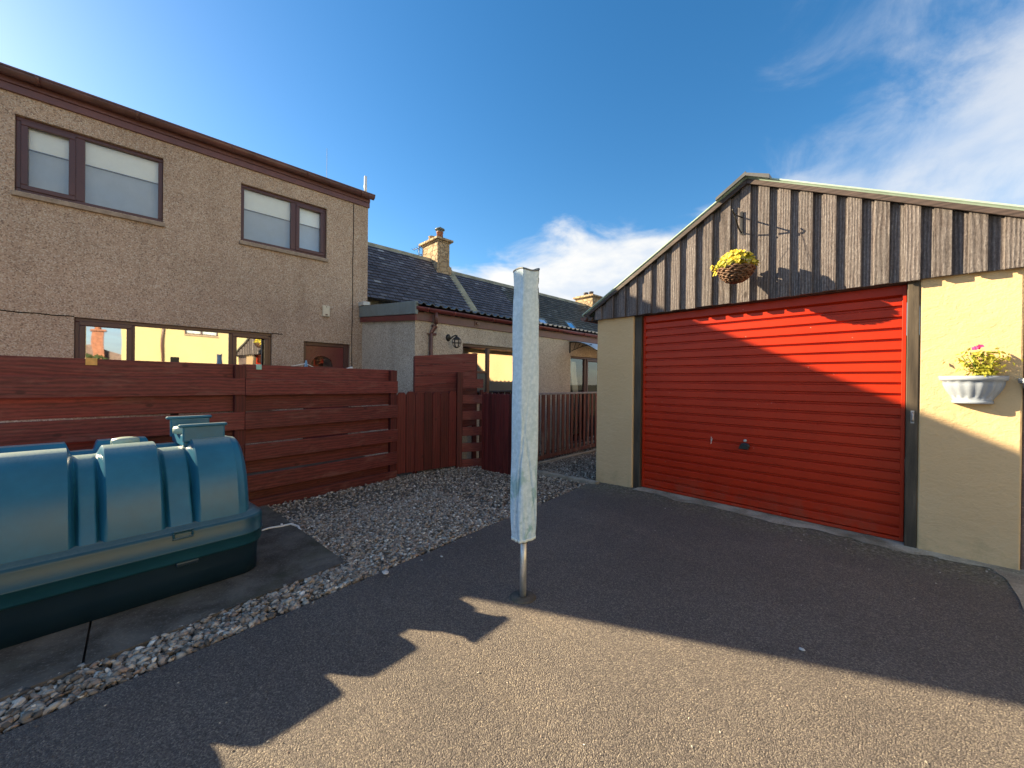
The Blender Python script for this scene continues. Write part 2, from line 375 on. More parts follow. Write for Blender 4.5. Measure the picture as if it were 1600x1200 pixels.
def m_stone(name, stops, rough=0.75):
    m, N = mat(name); o = oc(N); r = island(N)
    col = N.ramp(r, stops)
    n = N.noise(o, 70, 4.0, 0.65)
    col = N.mix(N.rng(n, 0.35, 0.7, 0.0, 0.4), col, (0.5, 0.48, 0.46), 'MULTIPLY')
    finish(N, col, rough, n, 0.3, 0.004, 0.35); return m
M['gravel'] = m_stone('gravel', [(0.0, (0.08, 0.066, 0.052)), (0.25, (0.20, 0.165, 0.13)), (0.45, (0.36, 0.31, 0.25)), (0.6, (0.30, 0.215, 0.165)), (0.75, (0.50, 0.44, 0.36)), (0.9, (0.33, 0.315, 0.28)), (1.0, (0.85, 0.79, 0.69))])
M['slate'] = m_stone('slate', [(0.0, (0.075, 0.073, 0.088)), (0.5, (0.112, 0.108, 0.132)), (0.9, (0.150, 0.146, 0.172)), (0.975, (0.19, 0.19, 0.21)), (1.0, (0.42, 0.42, 0.43))], 0.62)
M['slate_edge_shade'] = plain('slate edge painted shade', (0.040, 0.038, 0.042), 0.8, 0.3, 20.)  # shade between the slate courses, put into the colour of edges and gaps
M['slate_moss'] = m_stone('mossy slate', [(0.0, (0.066, 0.066, 0.054)), (0.5, (0.105, 0.102, 0.084)), (0.9, (0.150, 0.143, 0.112)), (0.95, (0.13, 0.13, 0.11)), (1.0, (0.36, 0.36, 0.33))], 0.6)
def m_sand():
    m, N = mat('chimney stone'); o = oc(N); q = N.n('ShaderNodeVectorMath', {0: o, 1: N.n('ShaderNodeVectorMath', {0: N.n('ShaderNodeTexNoise', {'Vector': o, 'Scale': 4.0}).outputs['Color'], 'Scale': 0.25}, operation='SCALE')}, operation='ADD')
    e = N.vor(N.mapping(q, (4.2, 4.2, 6.5)), 1.0, 0, 'DISTANCE_TO_EDGE'); n = N.noise(o, 9, 6.0, 0.7)
    cell = N.n('ShaderNodeSeparateColor', {0: N.n('ShaderNodeTexVoronoi', {'Vector': N.mapping(q, (4.2, 4.2, 6.5)), 'Scale': 1.0}).outputs['Color']}).outputs[0]
    col = N.mix(N.math('ADD', N.math('MULTIPLY', cell, .5), N.math('MULTIPLY', n, .5)), (0.27, 0.185, 0.11), (0.56, 0.43, 0.28))
    col = N.mix(N.rng(e, 0.10, 0.02, 0, 0.75), col, (0.17, 0.125, 0.085))
    finish(N, col, 0.9, N.math('ADD', N.rng(e, 0, .15), n), 0.7, 0.02, 0.2); return m
M['sandstone'] = m_sand()
M['mortar'] = m_concrete('mortar skew', (0.24, 0.22, 0.155), (0.40, 0.37, 0.26), 0.35)
M['rubble'] = m_concrete('rubble stone', (0.14, 0.10, 0.10), (0.25, 0.19, 0.17), 0.2)
M['green_sheet'] = plain('pale green roof sheet', (0.36, 0.48, 0.42), 0.4, 0.15, 2.0)
M['grey_sheet'] = plain('dark roof sheet', (0.075, 0.078, 0.085), 0.45, 0.25, 3.0)
M['poly'] = plain('translucent canopy sheet', (0.55, 0.60, 0.66), 0.25, 0.1, 3.0)
M['pale_wall'] = plain('pale yellow wall render', (0.50, 0.42, 0.235), 0.9, 0.06, 1.5, 0.2)
M['net'] = plain('net curtain', (0.66, 0.67, 0.68), 0.9, 0.2, 14.0, 0.1)
M['hedge'] = plain('hedge leaves', (0.035, 0.06, 0.02), 0.7, 0.5, 10.0, 0.3)

def m_tank(name, c, pale_top):
    m, N = mat(name); o = oc(N)
    n = N.noise(o, 3.0, 6.0, 0.65); f = N.noise(o, 60, 4.0, 0.7); sc = N.noise(N.mapping(o, (30, 3, 30)), 1.0, 5.0, 0.7)
    col = N.mix(N.rng(n, 0.3, 0.7), tuple(x * 0.85 for x in c), tuple(x * 1.15 for x in c))
    up = N.n('ShaderNodeSeparateXYZ', {0: N.n('ShaderNodeNewGeometry').outputs['Normal']}).outputs[2]
    dn = N.math('MULTIPLY', N.rng(up, 0.72, 0.97), N.rng(f, 0.25, 0.6, 0.55, 1.0))      # flat tops paler: slight bleaching, plus sky light put into the colour
    col = N.mix(N.math('MULTIPLY', dn, pale_top), col, (0.36, 0.42, 0.36))
    col = N.mix(N.rng(sc, 0.62, 0.8, 0.0, 0.25), col, (0.10, 0.19, 0.22))
    finish(N, col, N.math('ADD', 0.24, N.math('MULTIPLY', n, 0.2)), f, 0.07, 0.004, 0.4); return m
M['tank'] = m_tank('blue green tank plastic', (0.016, 0.125, 0.215), 0.6)
M['tank_flange'] = m_tank('teal tank flange plastic', (0.010, 0.062, 0.095), 0.3)
M['tank_low'] = m_tank('dark tank base plastic', (0.006, 0.020, 0.034), 0.3)
M['tank_cap'] = m_tank('bleached tank cap', (0.30, 0.38, 0.33), 0.8)

def m_cover():
    m, N = mat('airer cover fabric'); o = oc(N)
    f = N.noise(o, 42, 5.0, 0.7); b = N.noise(N.mapping(o, (7, 7, 3)), 1.0, 5.0, 0.65, 0.6); st = N.noise(N.mapping(o, (60, 60, 8)), 1.0, 4.0, 0.6)
    z = N.n('ShaderNodeSeparateXYZ', {0: o}).outputs[2]
    col = N.mix(N.rng(f, 0.36, 0.66), (0.39, 0.54, 0.67), (0.54, 0.68, 0.80))
    col = N.mix(N.rng(st, 0.45, 0.75, 0, 0.35), col, (0.40, 0.52, 0.58))
    wet = N.math('MULTIPLY', N.rng(b, 0.50, 0.60), N.rng(z, 1.30, 0.6))
    col = N.mix(N.math('MULTIPLY', wet, 0.75), col, (0.16, 0.33, 0.35))
    grime = N.math('MULTIPLY', N.rng(b, 0.50, 0.7), N.rng(z, 1.2, 2.1)); col = N.mix(N.math('MULTIPLY', grime, 0.3), col, (0.30, 0.37, 0.36))
    finish(N, col, 0.55, f, 0.25, 0.006, 0.4, 0.0, {'Subsurface Weight': 0.0}); return m
M['cover'] = m_cover()
M['hem'] = plain('cover hem', (0.60, 0.69, 0.70), 0.6, 0.1, 20.0)
M['ink'] = plain('dark print', (0.10, 0.12, 0.14), 0.6, 0.1, 20.0)
M['planter'] = plain('pale blue grey planter plastic', (0.27, 0.31, 0.38), 0.45, 0.08, 10.0)
M['wicker'] = wood('wicker', (0.13, 0.07, 0.042), 0, (0.30, 0.2, 0.13), 0.5, 0.7)
def m_leaf(name, a, b):
    m, N = mat(name); r = island(N)
    col = N.mix(r, a, b)
    p = N.n('ShaderNodeBsdfPrincipled', {'Base Color': col, 'Roughness': 0.5, 'Specular IOR Level': 0.4})
    t = N.n('ShaderNodeBsdfTranslucent', {'Color': col})
    N.n('ShaderNodeOutputMaterial', {'Surface': N.n('ShaderNodeMixShader', {0: 0.35, 1: p, 2: t})}); return m
M['leaf'] = m_leaf('lime leaves', (0.20, 0.22, 0.025), (0.55, 0.52, 0.07))
M['leaf_green'] = m_leaf('green leaves', (0.05, 0.11, 0.015), (0.16, 0.22, 0.03))
M['petal_yellow'] = m_leaf('yellow petals', (0.70, 0.48, 0.02), (0.82, 0.74, 0.12))
M['petal_pink'] = m_leaf('pink petals', (0.60, 0.03, 0.20), (0.72, 0.08, 0.30))
M['petal_white'] = m_leaf('pale petals', (0.7, 0.62, 0.5), (0.8, 0.75, 0.7))

# ------------------------------------------------------------------ ground
g = MB(); E_ = 300
g.add([(-E_, -E_, -0.17), (E_, -E_, -0.17), (E_, E_, -0.17), (-E_, E_, -0.17)], [(0, 1, 2, 3)])
struct(obj('ground', g, M['earth']))
TE0, TE1 = on_ground((0, 1148)), on_ground((905, 762))
def edge_x(y): return TE0.x + (TE1.x - TE0.x) * (y - TE0.y) / (TE1.y - TE0.y)
t = MB(); ys = [-7 + i * 0.25 for i in range(49)]
row = []
jr = random.Random(3)
for y in ys:
    ex = edge_x(min(y, 4.95)) + jr.uniform(-0.008, 0.008)
    for x in (ex - 0.01, ex, max(ex + 0.01, -2.4), 3.9):
        row.append((x, y, grade(x) if x > ex - 0.005 else grade(x) - 0.05))
for i in range(len(ys) - 1):
    for k in range(3):
        a = i * 4 + k; t.f.append((a, a + 1, a + 5, a + 4)); t.sm.append(False)
t.v = row
struct(obj('tarmac_yard', t, M['tarmac']))
t = MB()
for x0, x1 in ((-9, -5.6), (-5.6, -2.4)):
    t.add([(x0, -4, grade(x0) - 0.028), (x1, -4, grade(x1) - 0.028), (x1, 12, grade(x1) - 0.028), (x0, 12, grade(x0) - 0.028)], [(0, 1, 2, 3)])
struct(obj('gravel_bed', t, M['bed']))
# concrete slab under the tank
SL = [on_ground(p) for p in ((540, 880), (415, 790))]
e0, e1, e3 = on_ground((0, 1088)), on_ground((137, 1030)), SL[0]
sl = MB()
def slab_piece(poly):
    n = len(poly)
    sl.add([(p[0], p[1], grade(p[0]) + 0.012) for p in poly] + [(p[0], p[1], grade(p[0]) - 0.1) for p in poly],
           [tuple(range(n))] + [(i, (i + 1) % n, n + (i + 1) % n, n + i) for i in range(n)])
dsl = (e3 - e0)
def fr(y): return e0.x + 0.05 + (e3.x - 0.0 - e0.x) * (y - e0.y) / (e3.y - e0.y)
slab_piece([(fr(-0.165), -0.165), (e3.x, e3.y), (SL[1].x, SL[1].y), (SL[1].x, -0.165)])
slab_piece([(fr(-3), -3), (fr(-0.175), -0.175), (SL[1].x, -0.175), (SL[1].x, -3)])
struct(obj('concrete_slab', sl, M['slab']))
th = MB(); jr = random.Random(5)
pts = [(-2.62 + i * 0.1, 4.74 + jr.uniform(-0.03, 0.03) + 0.03 * math.sin(i * 0.7)) for i in range(33)]
for (xa, ya), (xb, yb) in zip(pts, pts[1:]):
    th.add([(xa, ya, 0.004), (xb, yb, 0.004), (xb, 5.2, 0.010), (xa, 5.2, 0.010)], [(0, 1, 2, 3)])
struct(obj('door_threshold', th, M['threshold']))
a, b, c, d = (on_ground(p) for p in ((1552, 897), (1572, 905), (1592, 935), (1600, 955)))
ap = MB(); ap.prism([(a.x, a.y + 0.1), (b.x, b.y), (c.x, c.y), (d.x, d.y), (d.x + 0.2, d.y - 1.2), (3.0, 3.0), (3.0, a.y + 0.1)], -0.05, 0.006, 2)
struct(obj('concrete_apron', ap, M['apron']))

# ------------------------------------------------------------------ two storey house (front wall x = -8)
S = 8 / 7
def HY(y): return y * S
def HZ(z): return 1.4 + (z - 1.4) * S
XH = -8.0
def wallmap(x0): return lambda u, z, d: (x0 + d, u, z)
house = thing('rendered_house', 'tall brown pebbledash house with dark brown windows and gutter behind the red fence', 'house', (-10.5, 1, 0))
Y0, Y1 = -1.59, HY(3.065)
ZT = HZ(4.56)
Hul = (HY(-.962), HY(.274), HZ(3.48), HZ(4.33)); Hur = (HY(1.135), HY(2.35), HZ(3.47), HZ(4.315))
Hlw = (HY(-.51), HY(1.551), 0.95, HZ(2.125)); Hdr = (HY(2.007), HY(2.76), -0.1, HZ(2.043))
mb = MB(wallmap(XH)); mb.facade(Y0, Y1, -0.2, ZT, [Hul, Hur, Hlw, Hdr], 0.16)
mb.M = lambda a, b, c: (a, b, c)
mb.add([(XH, Y0, -.2), (XH, Y0, ZT), (-13, Y0, ZT), (-13, Y0, -.2), (XH, Y1, -.2), (XH, Y1, ZT), (-13, Y1, ZT), (-13, Y1, -.2)],
       [(0, 1, 2, 3), (4, 5, 6, 7), (2, 3, 7, 6), (1, 2, 6, 5)])
obj('wall', mb, M['dash_house'], house)
mb = MB(); mb.prism([(XH + 0.10, ZT + 0.20), (XH + 0.10, ZT + 0.23), (-13.2, ZT + 0.42), (-13.2, ZT + 0.30)], Y0 - 0.06, Y1 + 0.03, 1)
obj('roof', mb, M['grey_sheet'], house)
mb = MB(); mb.box(XH - 0.02, XH + 0.035, Y0 - 0.03, Y1 + 0.02, HZ(4.548), HZ(4.63)); mb.box(XH - 0.02, XH + 0.055, Y0 - 0.03, Y1 + 0.02, HZ(4.63) + .001, HZ(4.70)); 
obj('fascia', mb, M['fascia'], house, bevel=0.006)
mb = MB(); gz = HZ(4.735); n = 12
mb.loft([[(XH + 0.13 + 0.072 * math.cos(t), y, gz + 0.072 * math.sin(t)) for t in [math.pi + math.pi * k / n for k in range(n + 1)]] + [(XH + 0.13 + 0.066, y, gz), (XH + 0.13 - 0.066, y, gz)] for y in (Y0 - 0.06, Y1 + 0.06)])
mb.box(XH + 0.185, XH + 0.206, Y0 - 0.06, Y1 + 0.06, gz - 0.004, gz + 0.016)
for y in (-0.9, 0.02, 1.15, 2.3, 3.3):
    mb.loft([[(XH + 0.13 + 0.079 * math.cos(t), yy, gz + 0.079 * math.sin(t)) for t in [math.pi + math.pi * k / n for k in range(n + 1)]] for yy in (y - 0.02, y + 0.02)], cap=True)
obj('gutter', mb, M['gutter'], house)
mb = MB(wallmap(XH))
def wob(u0, z0, u1, z1, k=14, wd=0.007):
    for i in range(k):
        a, b = i / k, (i + 1) / k
        w0, w1 = (0.004 * math.sin(7 * a * math.pi), 0.004 * math.sin(7 * b * math.pi))
        ua, ub, za, zb = u0 + (u1 - u0) * a, u0 + (u1 - u0) * b, z0 + (z1 - z0) * a, z0 + (z1 - z0) * b
        if abs(u1 - u0) > abs(z1 - z0): mb.box(ua, ub, za + w0 - wd, za + w0 + wd, 0.0, 0.003)
        else: mb.box(ua + w0 - wd, ua + w0 + wd, za, zb, 0.0, 0.003)
for a_ in ((HY(2.80), HZ(4.54), HY(2.785), 0.0), (Y0, HZ(2.13), HY(-.51), HZ(2.127)), (HY(1.551), HZ(2.127), HY(1.70), HZ(2.127), 4)):
    mb = MB(wallmap(XH)); wob(*a_); obj('movement_joint', mb, M['dark'], house)
mb = MB(); mb.tube([(XH - 0.05, HY(3.03), HZ(4.75)), (XH - 0.05, HY(3.03), HZ(5.13))], 0.028, 10)
obj('vent_pipe', mb, M['white'], house)
def window(parent, x0, hole, bars, sashes, blindz=None, gl='glass_up', proud=0.0, sill=True, transom=(), tilt=None, frame='upvc', dirn=1):
    """frame > pane, sill; x0 wall face, faces +X when dirn = 1"""
    u0, u1, z0, z1 = hole; MP = lambda u, z, d: (x0 + dirn * d, u, z)
    fw = 0.055; d0, d1 = -0.11, -0.05
    mb = MB(MP)
    mb.box(u0, u1, z1 - fw, z1, d0, d1); mb.box(u0, u1, z0, z0 + fw, d0, d1); mb.box(u0, u0 + fw, z0 + fw, z1 - fw, d0, d1); mb.box(u1 - fw, u1, z0 + fw, z1 - fw, d0, d1)
    for a, b in bars: mb.box(a, b, z0 + fw, z1 - fw, d0, d1)
    edges = [u0 + fw] + [q for ab in bars for q in ab] + [u1 - fw]
    cells = [(edges[i], edges[i + 1]) for i in range(0, len(edges), 2)]
    for i in sashes:
        a, b = cells[i]; sw = 0.05; e0_, e1_ = d0 + 0.02, d1 + 0.018
        mb.box(a - .012, b + .012, z1 - fw - sw, z1 - fw + .012, e0_, e1_); mb.box(a - .012, b + .012, z0 + fw - .012, z0 + fw + sw, e0_, e1_)
        mb.box(a - .012, a + sw, z0 + fw + sw, z1 - fw - sw, e0_, e1_); mb.box(b - sw, b + .012, z0 + fw + sw, z1 - fw - sw, e0_, e1_)
    for i, z in transom: mb.box(cells[i][0], cells[i][1], z - 0.025, z + 0.025, d0 + .003, d1 - .003)
    fr_ = obj('window', mb, M[frame], parent, bevel=0.008)
    for i, (a, b) in enumerate(cells):
        k = 0.05 if i in sashes else 0.0
        mb = MB(MP); q = (tilt or {}).get(i, 0.0) * (b - a)
        mb.add([(a + k, z0 + fw + k, -0.085), (b - k, z0 + fw + k, -0.085 + q), (b - k, z1 - fw - k, -0.085 + q), (a + k, z1 - fw - k, -0.085)], [(0, 1, 2, 3)])
        obj('pane', mb, M[gl], fr_)
    if blindz is not None:
        mb = MB(MP); mb.box(u0 + .01, u1 - .01, blindz, z1 - 0.01, -0.150, -0.135); obj('blind', mb, M['blind'], fr_)
        mb = MB(MP); mb.box(u0 + .01, u1 - .01, z0 + 0.01, blindz - .001, -0.24, -0.19); obj('net_blind', mb, M['voile'], fr_)
    else:
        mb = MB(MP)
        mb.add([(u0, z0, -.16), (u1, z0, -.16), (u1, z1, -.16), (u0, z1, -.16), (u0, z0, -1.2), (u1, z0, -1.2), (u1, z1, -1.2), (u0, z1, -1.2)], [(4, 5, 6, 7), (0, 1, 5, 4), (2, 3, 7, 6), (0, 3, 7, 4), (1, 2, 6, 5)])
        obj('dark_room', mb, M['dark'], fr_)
    if sill:
        mb = MB(MP); mb.prism([(z0 - 0.075, -0.11), (z0 - 0.075, 0.045), (z0 - 0.018, 0.045), (z0 - 0.002, -0.11)], u0 - 0.02, u1 + 0.02, 0)
        obj('sill', mb, M['concrete_sill'], fr_, bevel=0.005)
    return fr_
window(house, XH, Hul, [(HY(-.52), HY(-.433))], [0], HZ(4.02))
window(house, XH, Hur, [(HY(1.811), HY(1.895))], [1], HZ(3.99))
window(house, XH, Hlw, [(HY(-.02), HY(.015)), (HY(1.011), HY(1.06))], [0, 2], None, 'glass_low', tilt={2: -0.085})
# front door
u0, u1, z0, z1 = Hdr; MP = wallmap(XH)
mb = MB(MP); mb.box(u0, u0 + .06, z0, z1, -.13, -.06); mb.box(u1 - .1, u1, z0, z1, -.13, -.06); mb.box(u0 + .06, u1 - .1, z1 - .07, z1, -.13, -.06)
dr = obj('door', mb, M['upvc'], house, bevel=0.006)
mb = MB(MP); mb.box(u0 + .062, u1 - .102, z0, z1 - .072, -.12, -.085)
uc, zc, rr = HY(2.31), HZ(1.64), 0.205
ring = lambda r0: [(uc + r0 * math.cos(t), zc + r0 * math.sin(t)) for t in [math.pi * k / 16 for k in range(17)]]
for k in range(16):
    a, b = ring(rr), ring(rr + .035)
    mb.add([(*a[k], -.07), (*a[k + 1], -.07), (*b[k + 1], -.07), (*b[k], -.07), (*a[k], -.086), (*a[k + 1], -.086), (*b[k + 1], -.086), (*b[k], -.086)], [(0, 1, 2, 3), (0, 1, 5, 4), (2, 3, 7, 6)])
mb.box(uc - rr - .035, uc + rr + .035, zc - .03, zc - .001, -.086, -.07)
mb.box(uc - .22, uc - .02, .3, 1.3, -.086, -.076); mb.box(uc + .02, uc + .22, .3, 1.3, -.086, -.076)
obj('leaf', mb, plain('maroon door plastic', (0.13, 0.020, 0.028), 0.3, 0.2, 3.0), dr)
mb = MB(MP); mb.add([(*p, -.079) for p in ring(rr)], [tuple(range(17))]); obj('fanlight', mb, glass('fanlight glass', 0.03, (0.5, 0.55, 0.55)), dr)
mb = MB(MP); mb.box(uc + .24, uc + .26, 1.05, 1.2, -.086, -.05); obj('handle', mb, M['steel'], dr)
# junction box on the wall
mb = MB(wallmap(XH)); mb.box(HY(2.285), HY(2.40), HZ(2.48), HZ(2.665), 0.0, 0.055)
t_ = thing('alarm_box', 'small cream rectangular box on the brown pebbledash wall above the front door', 'alarm box', (XH, HY(2.34), HZ(2.48)))
obj('case', mb, M['cream'], t_, bevel=0.012)
for b_ in ((HY(2.325), HY(2.36), HZ(2.50), HZ(2.52), 0.055, 0.059), (HY(2.335), HY(2.35), HZ(2.635), HZ(2.65), 0.055, 0.058)):
    mb = MB(wallmap(XH)); mb.box(*b_); obj('screw_cover', mb, M['gutter'], t_)
# thin mast far behind the roof
mb = MB(); q = on_x((511, 232), -14.5); mb.tube([(q.x, q.y, 0), (q.x, q.y, 6.0), tuple(q)], [.02, .012, .006], 6)
tag(obj('radio_mast', mb, M['steel'], loc=(q.x, q.y, 0)), 'thin faint mast rising behind the gutter of the brown house', 'mast')

# ------------------------------------------------------------------ single storey extension
XE = -5.146 * S; YE = 2.974 * S
ext = thing('rear_extension', 'low grey pebbledash extension with red brown fascia beside the brown house', 'extension', (-7, 6, 0))
Hew = (HY(3.844), HY(5.2), HZ(1.12), HZ(2.033)); Hpd = (HY(6.69), HY(8.1), -.1, HZ(1.985))
YEE = 10.5
mb = MB(wallmap(XE)); mb.facade(YE, YEE, -.25, HZ(2.44), [Hew, Hpd], 0.13); mb.M = lambda a, b, c: (a, b, c)
mb.add([(XE, YE, -.25), (XE, YE, HZ(2.42)), (XH - 0.05, YE, HZ(2.55)), (XH - 0.05, YE, -.25)], [(0, 1, 2, 3)])
mb.add([(XE, YEE, -.25), (XE, YEE, HZ(2.42)), (-9, YEE, HZ(2.75)), (-9, YEE, -.25)], [(0, 1, 2, 3)])
obj('wall', mb, M['dash_ext'], ext)
# roof: corrugated sheet falling to +X
mb = MB(); ez = HZ(2.525); bz = HZ(2.86); N_ = 420; yA, yB = YE - 0.06, YEE + 0.1
top = []; 
for i in range(N_ + 1):
    y = yA + (yB - yA) * i / N_; ph = (y / 0.165) % 1.0
    top.append((y, 0.034 * max(0.0, math.cos(2 * math.pi * ph)) ** 0.7 if math.cos(2 * math.pi * ph) > 0 else 0.0))
mb.loft([[(XE + 0.17, y, ez + h - 0.012) for y, h in top], [(XE + 0.17, y, ez + h) for y, h in top], [(-9.1, y, bz + h) for y, h in top]], smooth=False, cap=False, closed=False)
obj('roof', mb, M['grey_sheet'], ext)
mb = MB(); mb.box(XE - 0.02, XE + 0.03, YE - 0.04, YEE, HZ(2.303), HZ(2.43)); obj('fascia', mb, M['fascia'], ext, bevel=0.005)
mb = MB(); gx, gz = XE + 0.105, HZ(2.487)
def halfpipe(mb, gx, gz, r, y0, y1, n=10):
    mb.loft([[(gx + r * math.cos(t), y, gz + r * math.sin(t)) for t in [math.pi + math.pi * k / n for k in range(n + 1)]] + [(gx + r - .006, y, gz), (gx - r + .006, y, gz)] for y in (y0, y1)])
halfpipe(mb, gx, gz, 0.062, YE - 0.05, YEE)
for y in (3.55, 4.1, 5.0, 6.0, 7.0, 8.0): halfpipe(mb, gx, gz, 0.070, y - .025, y + .025)
obj('gutter', mb, plain('maroon gutter', (0.135, 0.030, 0.028), 0.35, 0.25, 5.0), ext)
mb = MB(); yv = YE - 0.075
mb.prism([(XH + 0.02, HZ(2.545)), (XH + 0.02, HZ(2.735)), (XE + 0.13, HZ(2.565)), (XE + 0.13, HZ(2.375))], yv, YE - 0.02, 1); obj('flashing', mb, M['lead'], ext, bevel=0.006)
mb = MB(); mb.prism([(XH + 0.03, HZ(2.455)), (XH + 0.03, HZ(2.542)), (XE + 0.10, HZ(2.372)), (XE + 0.10, HZ(2.285))], yv + .02, YE - 0.022, 1); obj('bargeboard', mb, M['redfascia'], ext, bevel=0.004)
mb = MB(); mb.bar((XH + 0.03, YE - 0.02, HZ(2.77)), (XH + 0.26, YE - 0.02, HZ(2.765)), .14, .08); mb.box(XH + .001, XH + .05, YE - .09, YE + .05, HZ(2.735), HZ(2.80)); obj('flashing_upstand', mb, plain('bright lead', (0.5, 0.52, 0.52), .4, .2, 9.), ext, bevel=.006)
mb = MB(); px = XE + 0.045
yd0, yd1 = HY(3.275), HY(3.225)
mb.tube([(gx, yd0, gz - .03), (gx, yd0, HZ(2.27))], 0.036, 10)
mb.tube([(gx, yd0, HZ(2.28)), (gx - .005, yd0, HZ(2.235)), (px, yd1 + .01, HZ(2.15)), (px, yd1, HZ(2.11)), (px, yd1, -.1)], 0.033, 10)
for z in (HZ(2.12), HZ(2.245), 0.9): mb.tube([(px, yd1 if z < 2.2 else yd0, z - .02), (px, yd1 if z < 2.2 else yd0, z + .02)], 0.043, 10)
mb.box(XE, px, yd1 - .06, yd1 + .06, HZ(2.115), HZ(2.13))
obj('downpipe', mb, M['gutter'], ext)
mb = MB(); yq = HY(4.117); mb.box(XE + .03, XE + .042, yq - .06, yq + .06, HZ(2.33), HZ(2.42)); mb.M = lambda a, b, c: (XE + .042 + c, yq + a, HZ(2.375) + b)
mb.loft([[(r * math.cos(t), r * math.sin(t), d) for t in [2 * math.pi * k / 16 for k in range(16)]] for r, d in ((.035, 0), (.035, .02), (.02, .02))])
obj('vent', mb, M['gutter'], ext)
window(ext, XE, Hew, [(HY(4.404), HY(4.463))], [], None, 'glass_low', transom=[(0, HZ(1.574))])
w_ = window(ext, XE, Hpd, [(HY(7.255), HY(7.33))], [1], None, 'glass_up', sill=False)
mb = MB(); mb.loft([[(XE - .2 + .02 * math.sin(k * 2.1), HY(7.02) + .04 * k - (.16 if z > 1.5 else 0), z) for k in range(7)] for z in (.1, 1.1, 1.95)], True, False, False); obj('curtain', mb, M['voile'], w_)
w_.name = 'patio_door'
# curved door canopy
can = thing('door_canopy', 'small curved canopy on black scroll bracket over the patio door', 'canopy', (XE, HY(7.3), HZ(2.06)))
for yy in (HY(6.65), HY(8.1)):
    mb = MB(); L_ = 0.78
    mb.bar((XE + .012, yy, HZ(2.04)), (XE + .012, yy, HZ(2.29)), .022, .022)
    arc = [(XE + L_ * k / 12, yy, HZ(2.27) - 0.24 * (k / 12) ** 2.2) for k in range(13)]; mb.tube(arc, .011, 6)
    low = [(XE + .02 + (L_ * .8) * k / 12, yy, HZ(2.07) + 0.13 * math.sin(k / 12 * math.pi / 2)) for k in range(13)]; mb.tube(low, .009, 6)
    for k in (2, 4, 6, 8): mb.tube([low[k], tuple((Vector(low[k]) + Vector(arc[k])) / 2 + Vector((.03, 0, .0))), arc[min(12, k + 1)]], .007, 5)
    obj('bracket', mb, M['black'], can)
mb = MB(); mb.loft([[(XE + .8 * k / 12, yy, HZ(2.285) - 0.24 * (k / 12) ** 2.2) for k in range(13)] + [(XE + .8 * k / 12, yy, HZ(2.279) - 0.24 * (k / 12) ** 2.2) for k in range(12, -1, -1)] for yy in (HY(6.6), HY(8.15))])
obj('canopy_sheet', mb, M['poly'], can)
# lantern
ly, lz = HY(3.585), HZ(2.05)
lan = thing('wall_lantern', 'black coach lantern on the grey pebbledash wall beside the downpipe', 'lantern', (XE, ly, lz))
mb = MB(); mb.M = lambda a, b, c: (XE + c, ly - .03 + a, lz + .05 + b)
mb.loft([[(r * math.cos(t), r * 1.3 * math.sin(t), d) for t in [2 * math.pi * k / 14 for k in range(14)]] for r, d in ((.05, 0), (.05, .015), (.03, .035))])
obj('backplate', mb, M['black'], lan)
mb = MB(); mb.tube([(XE + .03, ly - .03, lz + .05), (XE + .07, ly - .02, lz + .03), (XE + .11, ly, lz + .07), (XE + .16, ly + .02, lz + .085), (XE + .18, ly + .02, lz + .05)], .012, 7); obj('arm', mb, M['black'], lan)
mb = MB(); c_ = (XE + .18, ly + .03, lz - .10)
mb.lathe(c_, [(.075, .11), (.06, .13), (.03, .155), (.012, .17), (.012, .19)], 14)
mb.lathe(c_, [(.02, -.04), (.035, -.03), (.035, -.02)], 14)
for k in range(6):
    t = 2 * math.pi * k / 6
    mb.tube([(c_[0] + r * math.cos(t), c_[1] + r * math.sin(t), c_[2] + z) for r, z in ((.03, -.03), (.06, .0), (.075, .05), (.072, .11))], .006, 5)
mb.lathe(c_, [(.077, .045), (.081, .05), (.077, .055)], 14, cap=False)
obj('cage', mb, M['black'], lan)

